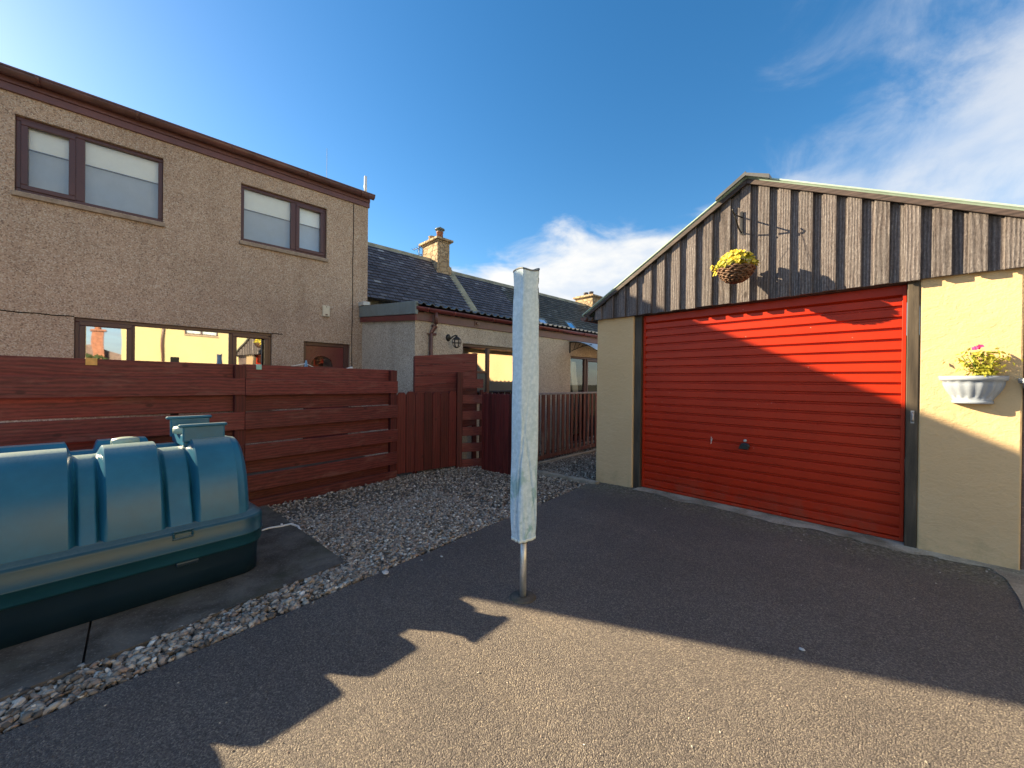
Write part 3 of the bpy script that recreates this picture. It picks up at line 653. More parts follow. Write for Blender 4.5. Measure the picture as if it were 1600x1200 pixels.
# ------------------------------------------------------------------ slate roofed cottage row behind
XR = -9.7 * S
cot = thing('slate_cottage', 'long low cottage with dark slate roof and stone chimneys behind the extension', 'cottage', (XR, 10, 0))
zr1, zr2 = HZ(4.87), HZ(4.665); TP = math.tan(R(47.6)); yc = HY(6.55)
yEnd = HY(16.0)
mb = MB()
mb.prism([(-9.15, 0), (-9.15, 2.6), (XR, zr2 - .12), (2 * XR + 9.15, 2.6), (2 * XR + 9.15, 0)], Y1 + .05, yEnd, 1)
obj('wall', mb, M['dash_ext'], cot)
def slates(zr, y0, y1, name, m, seed, holes=()):
    """overlapping courses of single slates down the slope"""
    r_ = random.Random(seed); mb = MB(); ln = 2.62; ca, sa = math.cos(R(47.6)), math.sin(R(47.6)); ex = 0.135; wd = 0.20
    k = 0; s_ = ln; mb.e_ = []
    while s_ > 0.0:
        y = y0 - (wd / 2 if k % 2 else 0)
        while y < y1:
            a, b = max(y, y0) + .004, min(y + wd - r_.uniform(.006, .014), y1)
            if b - a > .02:
                j = r_.uniform(-.010, .010); up = .009 + r_.uniform(0, .004)
                s0, s1 = s_ + j, max(0.0, s_ - ex * 1.25)
                P = lambda s, h: (XR + s * ca + h * sa, zr - s * sa + h * ca)
                if not any(h[0] < (a + b) / 2 < h[1] and h[2] < s_ - ex / 2 < h[3] for h in holes):
                    (x0, q0), (x1, q1), (x2, q2) = P(s0, up + .022), P(s1, up - .006), P(s0, up)
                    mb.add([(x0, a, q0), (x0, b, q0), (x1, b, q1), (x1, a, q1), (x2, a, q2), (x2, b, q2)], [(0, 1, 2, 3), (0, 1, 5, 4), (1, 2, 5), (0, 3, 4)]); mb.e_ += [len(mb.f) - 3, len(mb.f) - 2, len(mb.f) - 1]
            y += wd
        s_ -= ex; k += 1
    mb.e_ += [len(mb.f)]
    mb.add([(XR, y0, zr - .01), (XR, y1, zr - .01), (XR + ln * ca, y1, zr - ln * sa - .01), (XR + ln * ca, y0, zr - ln * sa - .01)], [(0, 1, 2, 3)])
    mb.add([(XR, y0, zr - .01), (XR, y1, zr - .01), (XR - ln * ca, y1, zr - ln * sa - .01), (XR - ln * ca, y0, zr - ln * sa - .01)], [(0, 1, 2, 3)])
    o_ = obj(name, mb, m, cot); o_.data.materials.append(M['slate_edge_shade'])
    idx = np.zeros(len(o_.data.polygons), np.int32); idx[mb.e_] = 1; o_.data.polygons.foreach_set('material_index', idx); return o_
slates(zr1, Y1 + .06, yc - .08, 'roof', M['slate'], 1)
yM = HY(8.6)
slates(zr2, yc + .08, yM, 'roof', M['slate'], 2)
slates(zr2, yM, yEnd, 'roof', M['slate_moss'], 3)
mb = MB(); mb.prism([(XR - .12, zr1 - .1), (XR, zr1 + .055), (XR + .12, zr1 - .1)], Y1 + .05, yc - .1, 1); mb.prism([(XR - .12, zr2 - .1), (XR, zr2 + .055), (XR + .12, zr2 - .1)], yc + .1, yEnd, 1)
obj('ridge', mb, M['mortar'], cot)
mb = MB(); ca, sa = math.cos(R(47.6)), math.sin(R(47.6)); zm = zr1 + .04
mb.prism([(XR, zm), (XR + 2.65 * ca, zm - 2.65 * sa), (XR + 2.65 * ca - .12, zm - 2.65 * sa - .3), (XR - .1, zm - .4)], yc - .15, yc + .13, 1)
obj('skew', mb, M['mortar'], cot)
# skylights laid on the slope
for p, q in (((838, 498), (847, 508)), ((882, 503), (896, 516))):
    d = ray(p); k = 0.0
    # intersect with the slope plane z = zr2 - TP (x - XR)
    tt = (zr2 + TP * XR - HC) / (d.z + TP * d.x); A = Vector((0, 0, HC)) + d * tt
    s0 = (A.x - XR) / ca; MPs = lambda y, s, h: (XR + s * ca + h * sa, y, zr2 - s * sa + h * ca)
    mb = MB(MPs); y0_, y1_ = A.y - .05, A.y + .42; s1 = s0 + .62
    for a, b, c, e in ((y0_, y1_, s0, s0 + .05), (y0_, y1_, s1 - .05, s1), (y0_, y0_ + .05, s0 + .05, s1 - .05), (y1_ - .05, y1_, s0 + .05, s1 - .05)): mb.box(a, b, c, e, 0.0, .06)
    sk = obj('skylight', mb, M['lead'], cot); mb = MB(MPs); mb.add([(y0_ + .05, s0 + .05, .045), (y1_ - .05, s0 + .05, .045), (y1_ - .05, s1 - .05, .045), (y0_ + .05, s1 - .05, .045)], [(0, 1, 2, 3)])
    obj('pane', mb, glass('skylight glass', .75), sk)
def chimney(x0, x1, y0, y1, zb, zt, pots, m=M['sandstone']):
    mb = MB(); mb.box(x0, x1, y0, y1, zb, zt); mb.box(x0 - .03, x1 + .03, y0 - .03, y1 + .03, zt, zt + .045); mb.box(x0 - .09, x1 + .09, y0 - .09, y1 + .09, zt + .045, zt + .12); mb.box(x0 + .02, x1 - .02, y0 + .02, y1 - .02, zt + .12, zt + .17)
    mb.box(x0 - .04, x1 + .05, y0 - .05, y1 + .05, zb, zb + .35)
    ch = obj('chimney', mb, m, cot, bevel=.012)
    for (fx, kind) in pots:
        cx, cy, z = x0 + (x1 - x0) * fx, (y0 + y1) / 2, zt + .16
        if kind == 'cowl':
            mb = MB(); mb.lathe((cx, cy, z), [(.11, 0), (.10, .19), (.115, .20), (.115, .23), (.09, .23)], 16); po = obj('chimney_pot', mb, M['terracotta'], ch)
            mb = MB(); mb.lathe((cx, cy, z), [(.10, .23), (.10, .25), (.03, .25)], 16)
            for k in range(4): mb.tube([(cx + .08 * math.cos(k * 1.57), cy + .08 * math.sin(k * 1.57), z + .24), (cx + .08 * math.cos(k * 1.57), cy + .08 * math.sin(k * 1.57), z + .31)], .008, 5)
            mb.lathe((cx, cy, z), [(.16, .30), (.15, .33), (.07, .37), (.03, .40), (.01, .40)], 16); obj('cowl', mb, M['lead'], po)
        else:
            mb = MB(); mb.lathe((cx, cy, z), [(.12, 0), (.105, .16), (.12, .17), (.12, .20), (.08, .20), (.08, .1)], 16); obj('chimney_pot', mb, M['sandstone'] if kind == 'stone' else M['slate'], ch)
    return ch
chimney(-10.12 * S, -9.31 * S, HY(6.06), HY(6.46), HZ(4.35), HZ(5.315), [(.25, 'stone'), (.75, 'cowl')])
q = on_x((905, 470), XR); q2 = on_x((926, 470), XR - .2); zt2 = on_x((915, 464), XR).z
yq0 = on_x((926, 470), XR + .45).y
chimney(XR - .55, XR + .45, yq0, yq0 + .75, zr2 - .5, zt2 - .08, [(.35, 'dark'), (.65, 'dark')])
# TV aerial on the chimney
ax = thing('tv_aerial', 'small rooftop TV aerial on bracket at the side of the stone chimney', 'aerial', (-10.2 * S, HY(6.02), HZ(5.0)))
cx, cy = -10.2 * S, HY(6.0)
mb = MB(); mb.tube([(cx, cy, HZ(4.98)), (cx, cy, HZ(5.40))], .014, 6); mb.tube([(cx, cy, HZ(5.02)), (cx + .08, cy + .05, HZ(5.02)), (cx + .1, cy + .05, HZ(5.06)), (cx + .08, cy + .05, HZ(5.12)), (cx, cy, HZ(5.12))], .012, 6); obj('mast', mb, M['black'], ax)
mb = MB(); mb.tube([(cx - .22, cy - .1, HZ(5.28)), (cx + .22, cy + .1, HZ(5.34))], .010, 5)
for k in range(6):
    t = k / 5; mb.tube([(cx - .2 + .4 * t + .05, cy - .1 + .2 * t - .1, HZ(5.28) + .06 * t - .0), (cx - .2 + .4 * t - .05, cy - .1 + .2 * t + .1, HZ(5.28) + .06 * t)], .006, 4)
mb.tube([(cx - .1, cy, HZ(5.2)), (cx + .1, cy, HZ(5.42))], .006, 4); mb.tube([(cx + .1, cy, HZ(5.2)), (cx - .1, cy, HZ(5.42))], .006, 4)
obj('antenna', mb, M['black'], ax)

# ------------------------------------------------------------------ garage
YD = 4.979; YP = 4.89; YC = 4.855; GK = 4.81 / 4.9
gar = thing('garage', 'yellow rendered garage with dark board gable and red up and over door', 'garage', (-1.3, 7.5, 0))
ZK = lambda z: 1.4 + (z - 1.4) * GK
RX, RZ = -1.346 * GK, ZK(3.700); ELX, ELZ = -3.50 * GK, ZK(2.435); ERX = 1.45; sr = (3.700 - 2.765) / (0.544 + 1.346); sl_ = (RZ - ELZ) / (RX - ELX)
def roof_z(x): return RZ - sl_ * (RX - x) if x < RX else RZ - sr * (x - RX)
YB = 11.0
mb = MB()
mb.box(-3.278, -2.700, YP, YP + .22, -.12, 2.36)
mb.box(-3.278, -3.08, YP + .22, YB, -.2, 2.50)
obj('wall', mb, M['yellow'], gar, bevel=.012)
mb = MB(); mb.box(0.0, .553, YP, YP + .22, -.05, 2.36); obj('wall', mb, M['yellow'], gar, bevel=.012)
mb = MB(); mb.box(-2.75, 0.0, YD + .12, YD + .2, 2.30, 2.42); mb.box(-3.12, 1.3, YB - .2, YB, 0, 2.4); mb.box(.556, 1.3, YP + .035, YP + .2, -.05, 2.4); mb.box(1.1, 1.3, YP + .2, YB - .2, -.05, 2.4)
obj('back_wall', mb, M['rubble'], gar, bevel=.01)
# cladding: recessed backing boards and proud cover boards
edges_ = [q * GK for q in [-3.23, -3.039, -2.848, -2.671, -2.461, -2.284, -2.092, -1.899, -1.71, -1.517, -1.314, -1.135, -.946, -.758, -.573, -.387, -.196, 0, .181, .375, .56, .75, .94, 1.13, 1.34]]
mb = MB(); jr = random.Random(11); prev = -3.31
for e in edges_:
    # wide backing board
    z0 = ZK(2.34) + jr.uniform(-.005, .005)
    a, b = prev - .02, e - .07
    for lo_, hi_, y0, y1, z in ((a, b, YC + .001, YC + .024, z0), (e - .102, e, YC - .034, YC - .001, ZK(2.335) + jr.uniform(-.005, .005))):
        lo_ = max(lo_, -3.31); hi_ = min(hi_, 1.3)
        xs = [lo_] + ([RX] if lo_ < RX < hi_ else []) + [hi_]
        mb.prism([(lo_, z), (hi_, z)] + [(x, roof_z(x) - .055) for x in reversed(xs)], y0, y1, 1)
    prev = e
obj('cladding', mb, M['cladding'], gar, bevel=.003, seg=1)
# bargeboards
mb = MB()
for x0, x1 in ((ELX + .03, RX), (RX, ERX)):
    dx = .0
    mb.prism([(x0, roof_z(x0) - .064), (x1, roof_z(x1) - .064), (x1, roof_z(x1) - .012), (x0, roof_z(x0) - .012)], YC - .070, YC - .043, 1)
obj('bargeboard', mb, M['barge'], gar, bevel=.004)
# roof sheets: corrugated, ribs run down the slope, eave shows the wave
mb = MB(); n = 420
for x0, x1 in ((ELX - .04, RX), (RX, ERX)):
    y0, y1 = YC - .076, YB + .1
    prof = [(y0 + (y1 - y0) * i / n) for i in range(n + 1)]
    hh = [.012 * math.cos(2 * math.pi * (y - y0) / .076) for y in prof]
    rings = [[(x, y, roof_z(x) + .012 + h) for y, h in zip(prof, hh)] for x in (x0, x1)]
    lowr = [[(x, y, roof_z(x) - .002 + h) for y, h in zip(prof, hh)] for x in (x0, x1)]
    mb.loft(rings, False, False, False); mb.loft(lowr, False, False, False)
    for R_, L2 in ((rings, lowr),):
        mb.add([R_[0][0], R_[1][0], L2[1][0], L2[0][0]], [(0, 1, 2, 3)])
        mb.loft([R_[0], L2[0]], False, False, False)
obj('roof', mb, M['green_sheet'], gar)
mb = MB()
for x0, x1 in ((RX - .30, RX), (RX, RX + .22)):
    mb.add([(x0, YC - .12, roof_z(x0) + .035), (x1, YC - .12, roof_z(x1) + .050), (x1, YB, roof_z(x1) + .045), (x0, YB, roof_z(x0) + .028),
            (x0, YC - .12, roof_z(x0) + .004), (x1, YC - .12, roof_z(x1) + .006), (x1, YB, roof_z(x1) + .018), (x0, YB, roof_z(x0) + .018)], [(0, 1, 2, 3), (0, 1, 5, 4), (0, 3, 7, 4), (1, 2, 6, 5)])
obj('ridge_cap', mb, M['grey_sheet'], gar)
# soffit lip under the cladding, eave end and gutter
mb = MB(); mb.box(-3.30, 1.3, YC + .025, YC + .034, 2.33, 2.40); mb.box(-2.699, -.001, YP + .01, YD + .1, 2.315, 2.40); obj('lintel', mb, M['barge'], gar, bevel=.004)
mb = MB(); halfpipe(mb, -3.455, 2.375, .055, YC - .07, YB); mb.M = lambda a, b, c: (a, b, c); obj('gutter', mb, M['gutter'], gar)
mb = MB(); mb.bar((-3.45, YC - .05, 2.42), (-3.31, YC - .05, 2.33), .03, .035); mb.bar((-3.44, YC - .055, 2.34), (-3.33, YC - .055, 2.43), .025, .03); mb.box(-3.39, -3.31, YC - .045, YC + .3, 2.32, 2.37); obj('eave_bracket', mb, M['barge'], gar)
# posts
mb = MB(); mb.box(-2.699, -2.598, YP + .03, YP + .14, -.02, 2.33); obj('door_post', mb, M['post'], gar, bevel=.006)
mb = MB(); mb.box(-.078, -.001, YP - .006, YP + .12, -.03, 2.33); po = obj('door_post', mb, M['post'], gar, bevel=.006)
mb = MB(); mb.tube([(-.036, YP - .010, 1.10), (-.036, YP - .024, 1.12), (-.036, YP - .024, 1.16), (-.036, YP - .010, 1.18)], .008, 8); mb.box(-.047, -.025, YP - .011, YP - .005, 1.085, 1.195); obj('latch', mb, plain('aged alloy', (.35, .35, .36), .5, .3, 20., .5, .5), po)
# up and over door
dl, drr, db, dt = -2.597, -.082, .012, 2.315
mb = MB(); fw = .028
mb.box(dl, dl + fw, YD - .012, YD + .03, db, dt); mb.box(drr - fw, drr, YD - .012, YD + .03, db, dt); mb.box(dl + fw, drr - fw, YD - .012, YD + .03, db, db + .03)
gd = obj('garage_door', mb, M['door_red'], gar, bevel=.003)
mb = MB(); prof = []; npan = 22; z = db + .03; hgt = (dt - z - .09) / npan
prof.append((YD + .006, z))
for k in range(npan):
    a = z + k * hgt
    # each pressed panel: face slopes out a little, then a groove with an upper lip facing down
    prof += [(YD + .022, a + .004), (YD - .001, a + .010), (YD - .003, a + .014), (YD - .003, a + hgt - .022), (YD - .001, a + hgt - .018), (YD + .022, a + hgt - .010)]
prof += [(YD - .002, z + npan * hgt + .008), (YD - .002, dt)]
mb.loft([[(x, y, q) for y, q in prof] for x in (dl + fw, drr - fw)], False, False, False)
obj('panel', mb, M['door_red'], gd)
hx, hz = -1.355, .712
mb = MB(); mb.M = lambda a, b, c: (hx + a, YD - .002 - c, hz + b)
mb.loft([[(r * math.cos(t), r * math.sin(t) + .062, d) for t in [2 * math.pi * k / 12 for k in range(12)]] for r, d in ((.018, 0), (.018, .008), (.010, .012))])
lk = obj('lock', mb, M['steel'], gd)
mb = MB(); mb.M = lambda a, b, c: (hx + a, YD - .002 - c, hz + b)
mb.loft([[(r * math.cos(t), r * .8 * math.sin(t), d) for t in [2 * math.pi * k / 16 for k in range(16)]] for r, d in ((.05, 0), (.048, .012), (.02, .02), (.016, .045))])
mb.prism([(-.052, -.028), (.052, -.028), (.040, .012), (.018, .03), (-.018, .03), (-.040, .012)], .045, .065, 2)
obj('handle', mb, M['black'], gd, bevel=.004)
mb = MB(); mb.box(-1.72, -1.712, YD - .006, YD - .003, .70, .78); mb.bar((-1.722, YD - .005, .695), (-1.70, YD - .005, .765), .007, .003); obj('paint_drip', mb, M['petal_white'], gd)

# ------------------------------------------------------------------ hanging basket, bracket, planters
bx, by, bz = -1.35, 4.55, 2.615
br = thing('basket_bracket', 'black scrolled iron bracket screwed to the dark board gable', 'bracket', (bx, YC, 3.1))
mb = MB(); yb = YC - .042; bxx = -1.375
mb.box(bxx - .012, bxx + .012, yb - .008, yb, 3.06, 3.31); obj('wall_plate', mb, M['black'], br)
mb = MB(); mb.tube([(bxx, yb, 3.25), (bxx, by + .02, 3.205), (bxx, by - .02, 3.215), (bxx, by - .03, 3.24), (bxx, by - .01, 3.26)], .008, 7)
mb.tube([(bxx, yb - .0, 3.08)] + [(bxx, yb + (by + .03 - yb) * k / 8, 3.08 + .12 * (1 - math.cos(k / 8 * math.pi / 2))) for k in range(1, 9)], .008, 7); obj('arm', mb, M['black'], br)
hb = thing('hanging_basket', 'brown wicker hanging basket against the dark board gable over the red door', 'hanging basket', (bx, by, bz - .16))
mb = MB(); jr = random.Random(2)
RB = lambda k: .165 * math.sin(math.acos(min(1, k))) ** .75 if k < 1 else .03
lev = [(.168, 0), (.160, -.018), (.151, -.036), (.141, -.053), (.129, -.070), (.115, -.086), (.100, -.101), (.083, -.114), (.060, -.124), (.03, -.127)]
for i, (r0, z) in enumerate(lev):
    pts = []
    for k in range(49):
        t = 2 * math.pi * k / 48; rr_ = r0 + (.007 if (k // 2 + i) % 2 else -.006)
        pts.append((bx + rr_ * math.cos(t), by + rr_ * math.sin(t), bz + z + .006 * math.sin(k * 1.7 + i) + jr.uniform(-.003, .003)))
    mb.tube(pts, .0115, 5, True, False)
mb.lathe((bx, by, bz), [(r * .95, z) for r, z in lev], 24)
obj('bowl', mb, M['wicker'], hb)
mb = MB()
for k in range(3):
    t = 2.2 + 2 * math.pi * k / 3; mb.tube([(bx + .16 * math.cos(t), by + .16 * math.sin(t), bz), (bx, by, 3.21)], .0012, 4)
obj('chain', mb, M['black'], hb)
def leafcloud(mb, n, fn, size, jr):
    for _ in range(n):
        p, nrm = fn(jr); s = size * jr.uniform(.6, 1.3)
        nrm = (Vector(nrm) + Vector((jr.gauss(0, .5), jr.gauss(0, .5), jr.gauss(0, .5)))).normalized()
        a = nrm.orthogonal().normalized(); a.rotate(Matrix.Rotation(jr.uniform(0, 6.28), 3, nrm)); b = nrm.cross(a); P = Vector(p)
        mb.add([tuple(P - a * s), tuple(P + b * s * .45 + nrm * s * .12), tuple(P + a * s), tuple(P - b * s * .45 + nrm * s * .12)], [(0, 1, 2), (0, 2, 3)])
def dome(jr):
    t = jr.uniform(0, 6.283); q = math.sqrt(jr.random()); h = (1 - q * q) * .155 + .025 * jr.random()
    return (bx + .195 * (q + .12 * jr.random() * q) * math.cos(t), by + .18 * q * math.sin(t), bz + .01 + h), (math.cos(t) * q, math.sin(t) * q, .8)
fl = thing('bedding_flowers', 'yellow bedding flowers filling the hanging wicker basket', 'flowers', (bx, by, bz))
jr = random.Random(21); mb = MB(); leafcloud(mb, 420, dome, .028, jr); obj('foliage', mb, M['leaf'], fl)
def flowers(mb, centres, r, jr):
    for c in centres:
        nrm = Vector(c[1]).normalized(); a = nrm.orthogonal().normalized(); b = nrm.cross(a); P = Vector(c[0])
        for k in range(5):
            t = 2 * math.pi * k / 5; u = a * math.cos(t) + b * math.sin(t); v2 = nrm.cross(u)
            mb.add([tuple(P), tuple(P + u * r * .6 + v2 * r * .5 + nrm * r * .2), tuple(P + u * r * 1.1 + nrm * r * .1), tuple(P + u * r * .6 - v2 * r * .5 + nrm * r * .2)], [(0, 1, 2, 3)])
mb = MB(); cs = []
for _ in range(105):
    p, nn = dome(jr); cs.append(((p[0] * 1.0, p[1], p[2] + .018), (nn[0] + jr.gauss(0, .3) - .2, nn[1] - .4, .6)))
for _ in range(14): cs.append(((bx - .17 + jr.uniform(-.05, .03), by - .03 + jr.uniform(-.07, .07), bz + jr.uniform(-.03, .06)), (-.6, -.5, .3)))
flowers(mb, cs, .024, jr); obj('flower', mb, M['petal_yellow'], fl)
mb = MB(); flowers(mb, [((bx + .14, by - .07, bz + .06), (.2, -.6, .5))], .03, jr); obj('flower', mb, M['petal_white'], fl)
mb = MB()
def planter_mesh(X, parent):
    n = 48; zb, zt = 1.272, 1.494
    def ring_(rx, ry, z, flute=0.0):
        out = []
        for k in range(n + 1):
            t = math.pi + math.pi * k / n; f = 1 + flute * (1 if (k % 6) in (0, 1, 2) else 0)
            out.append((X + rx * f * math.cos(t), YP + ry * f * math.sin(t), z))
        return out
    mb = MB(); rings = []
    rings.append(ring_(.107, .095, zb)); rings.append(ring_(.112, .10, zb + .004)); rings.append(ring_(.112, .10, zb + .022)); rings.append(ring_(.104, .093, zb + .026))
    rings.append(ring_(.118, .105, zb + .05)); rings.append(ring_(.120, .107, zb + .052, -.03))
    for k in range(1, 6):
        q = k / 6; rings.append(ring_(.120 + .052 * math.sin(q * 1.45), .107 + .05 * math.sin(q * 1.45), zb + .052 + .125 * q, -.035))
    rings.append(ring_(.170, .155, zb + .180, -.03)); rings.append(ring_(.173, .158, zb + .182)); rings.append(ring_(.185, .170, zb + .190)); rings.append(ring_(.187, .172, zt)); rings.append(ring_(.178, .162, zt)); rings.append(ring_(.165, .150, zt - .03)); 
    mb.loft(rings, True, True, False); obj('bowl', mb, M['planter'], parent)
    mb = MB(); r_ = ring_(.166, .151, zt - .022); mb.add(r_, [tuple(range(len(r_)))]); obj('soil', mb, M['bed'], parent)
pl_ = thing('wall_planter', 'pale grey fluted half bowl planter on the yellow wall holding the pink flowered plant', 'planter', (.301, YP, 1.27), 'half bowl planters on the yellow wall')
planter_mesh(.301, pl_)
copy_thing(pl_, (.715, YP, 1.252), 'pale grey fluted planter cut off at the right edge of the yellow wall')
pt = thing('potted_plant', 'leafy lime green plant with one pink flower in the fluted wall planter', 'plant', (.33, YP - .07, 1.48))
jr = random.Random(8)
def bush(jr):
    u, v3, w3 = jr.gauss(0, .5), jr.gauss(0, .45), jr.random()
    sp = .072 * (0.75 + .6 * math.sin(w3 * 2.6))
    return (.345 + u * sp * 1.25, YP - .085 + v3 * sp * 1.0, 1.475 + w3 * .205), (u, v3 - .2, .6)
mb = MB(); leafcloud(mb, 330, bush, .022, jr)
for (dx, dy, dz) in ((-.11, -.03, .20), (-.12, 0, .15), (.10, -.02, .19), (-.07, -.04, .225), (.07, -.02, .225), (.12, 0, .155)):
    for k in range(8):
        q = k / 7; P = (.345 + dx * q, YP - .085 + dy * q, 1.48 + dz * q)
        leafcloud(mb, 2, lambda r, P=P: (P, (0, -.3, .6)), .02, jr)
obj('foliage', mb, M['leaf'], pt)
mb = MB()
for k in range(9): mb.tube([(.345 + jr.gauss(0, .015), YP - .085, 1.46), (.345 + jr.gauss(0, .07), YP - .085 + jr.gauss(0, .04), 1.60 + jr.random() * .1)], .003, 4)
obj('stem', mb, M['leaf_green'], pt)
for f_ in (((.305, YP - .1, 1.712), (-.2, -.7, .4)), ((.318, YP - .095, 1.716), (.3, -.6, .5)), ((.335, YP - .09, 1.728), (.2, -.6, .6))):
    mb = MB(); flowers(mb, [f_], .02, jr); obj('flower', mb, M['petal_pink'], pt)

# ------------------------------------------------------------------ rotary airer
ab = on_ground((817, 933)); AX, AY = ab.x, ab.y
RC = Vector((B[0][0], B[0][1])).normalized(); FC = Vector((-B[2][0], -B[2][1])).normalized()
air = thing('rotary_airer', 'closed rotary clothes airer in pale blue cover standing on the tarmac', 'clothes airer', (AX, AY, 0))
mb = MB(); mb.tube([(AX, AY, -.02), (AX, AY, .42)], .0215, 16); obj('pole', mb, M['steel'], air)
mb = MB(); mb.tube([(AX, AY, .362), (AX, AY, .40)], .029, 16); obj('collar', mb, M['black'], air)
mb = MB(); mb.lathe((AX, AY, 0), [(.024, .012), (.075, .010), (.085, .002), (.085, -.02)], 20, True, False); mb.lathe((AX, AY, 0), [(.0225, .002), (.033, .016), (.033, .0)], 16, True, False); obj('ground_socket', mb, M['slab'], air)
KP = [(-.086, -.005), (-.060, .030), (-.024, .066), (.030, .045), (.080, .018), (.085, -.010), (.040, -.055), (-.02, -.068), (-.065, -.04)]
def sect(n=216):
    out = []
    m = len(KP); per = n // m
    for i in range(m):
        p0, p1, p2, p3 = (Vector(KP[(i + j - 1) % m]) for j in range(4))
        for k in range(per):
            t = k / per; cr = .5 * ((2 * p1) + (p2 - p0) * t + (2 * p0 - 5 * p1 + 4 * p2 - p3) * t * t + (3 * p1 - p0 - 3 * p2 + p3) * t ** 3)
            li = p1.lerp(p2, t); out.append(li.lerp(cr, .55))
    return out
SE = sect(); NS = len(SE); rings = []
zb, zt = .385, 2.142; NZ = 200
def ridge(x, w_): return math.exp(-(x / w_) ** 2)
for i in range(NZ + 1):
    q = i / NZ; z = zb + (zt - zb) * q; ring_ = []
    low = max(0.0, 1 - q / .55)
    for k, p in enumerate(SE):
        th_ = 2 * math.pi * k / NS
        sc = 1.0 - .10 * max(0, 1 - q / .10) ** 2 - .03 * low + .012 * math.sin(5 * q)
        d = .0018 * math.sin(3 * th_ + 9 * q) + .0008 * math.sin(7 * th_ - 23 * q)
        # diagonal drapes that run down to the hem
        d -= (.020 * low + .002) * ridge(((th_ - 1.3 - 2.6 * (q - .28)) + math.pi) % (2 * math.pi) - math.pi, .09)
        d -= (.018 * low) * ridge(((th_ - 2.2 + 3.4 * (q - .25)) + math.pi) % (2 * math.pi) - math.pi, .075)
        d -= (.016 * low) * ridge(((th_ - .9 + 1.2 * (q - .1)) + math.pi) % (2 * math.pi) - math.pi, .06)
        d += .0035 * low * math.sin(11 * th_ + 14 * q) * (0.5 + .5 * math.sin(9 * q + th_))
        d -= .006 * ridge(q - .93, .05) * (1 + math.sin(2 * th_))
        L_ = p.length; pp = p * (sc + d / L_)
        zz = z
        if q > .9: zz += (q - .9) / .1 * (.012 * math.cos(2 * th_ - 1.2) - .006 + .012 * (-1 if p.x < 0 else .2) * abs(p.x) / .09)
        if q < .06: zz -= (1 - q / .06) * .012 * math.sin(th_ + .6)
        ring_.append((AX + RC.x * pp.x - FC.x * -pp.y * -1 * -1 if False else AX + RC.x * pp.x + FC.x * pp.y, AY + RC.y * pp.x + FC.y * pp.y, zz))
    rings.append(ring_)
c_ = Vector((AX, AY, zt - .015)); rings.append([tuple(c_.lerp(Vector(p), .5) + Vector((0, 0, -.004))) for p in rings[-1]]); rings.append([tuple(c_.lerp(Vector(p), .02)) for p in rings[-2]])
mb = MB(); mb.loft(rings, True, False); obj('cover', mb, M['cover'], air)
def outset(ring_, e): return [tuple(Vector(p) + (Vector((p[0] - AX, p[1] - AY, 0)).normalized() * e)) for p in ring_]
mb = MB(); mb.loft([outset(rings[0], .001), outset(rings[0], .004), outset(rings[2], .004), outset(rings[2], .001)], True, False); obj('hem', mb, M['hem'], air)
mb = MB(); mb.loft([outset(rings[NZ], .0015), outset(rings[NZ - 1], .003), [(p[0], p[1], p[2] - .002) for p in outset(rings[NZ - 1], .0015)]], True, False); mb.loft([[(p[0], p[1], p[2] + .003) for p in outset(rings[NZ], -.004)], outset(rings[NZ], .002)], True, False); obj('top_binding', mb, M['ink'], air)
mb = MB(); jr = random.Random(4); ks = int(NS * 4.35 / 9)
mb.loft([[tuple(x) for x in (outset([rings[i][ks]], .0005)[0], outset([rings[i][ks]], .002)[0], outset([rings[i][ks - 1]], .002)[0], outset([rings[i][ks - 1]], .0005)[0])] for i in range(int(NZ * .82), NZ - 5)], False, True)
for i in range(int(NZ * .82), NZ - 6):
    if jr.random() < .55 and (i > NZ * .82 or i % 3 == 0):
        a, b = rings[i][ks], rings[i + 1][ks - jr.choice((0, 1))]
        a = Vector(outset([a], .002)[0]); b = Vector(outset([b], .002)[0]); mb.bar(a, b, .006 if i > NZ * .8 else .004, .003)
obj('seam_stitching', mb, M['ink'], air)

# ------------------------------------------------------------------ oil tank
ta = on_ground((0, 1020)); tb = on_ground((382, 900)); td = Vector((tb.x - ta.x, tb.y - ta.y, 0)).normalized(); tn = Vector((td.y, -td.x, 0))
TW = 0.53; TC = Vector((ta.x, ta.y, 0)) - tn * TW; TZ = -0.03
k_ = 1.0236
tank = thing('oil_tank', 'large blue green plastic heating oil tank on the concrete slab by the fence', 'oil tank', tuple(TC + td * -.3 + Vector((0, 0, TZ))))
def TM(s, w_, z): P = TC + td * s + tn * w_; return (P.x, P.y, z)
S0, S1 = -1.85, 1.21
def outline(off, n=10, rad=.15, s0=S0, s1=S1):
    pts = []; sc, sw = (s0 + s1) / 2, 0
    hl, hw = (s1 - s0) / 2 + off, TW + off; r = rad + off
    for cx_, cy_, a0 in ((hl - r, hw - r, 0), (-hl + r, hw - r, 90), (-hl + r, -hw + r, 180), (hl - r, -hw + r, 270)):
        for k in range(n + 1):
            t = R(a0 + 90 * k / n); pts.append((sc + cx_ + r * math.cos(t), cy_ + r * math.sin(t)))
    return pts
def ringz(off, z): return [(s, w_, z) for s, w_ in outline(off)]
mb = MB(TM)
mb.loft([ringz(-.03, TZ), ringz(0.0, TZ + .01), ringz(.0, .10), ringz(.012, .20)], True, False); obj('bund', mb, M['tank_low'], tank)
mb = MB(TM)
mb.loft([ringz(.0, .188), ringz(.024, .192), ringz(.030, .205), ringz(.031, .27), ringz(.036, .272), ringz(.036, .283), ringz(.031, .286), ringz(.033, .375), ringz(.028, .392), ringz(.016, .400), ringz(.004, .404), ringz(-.01, .418), ringz(-.03, .426)], True, False)
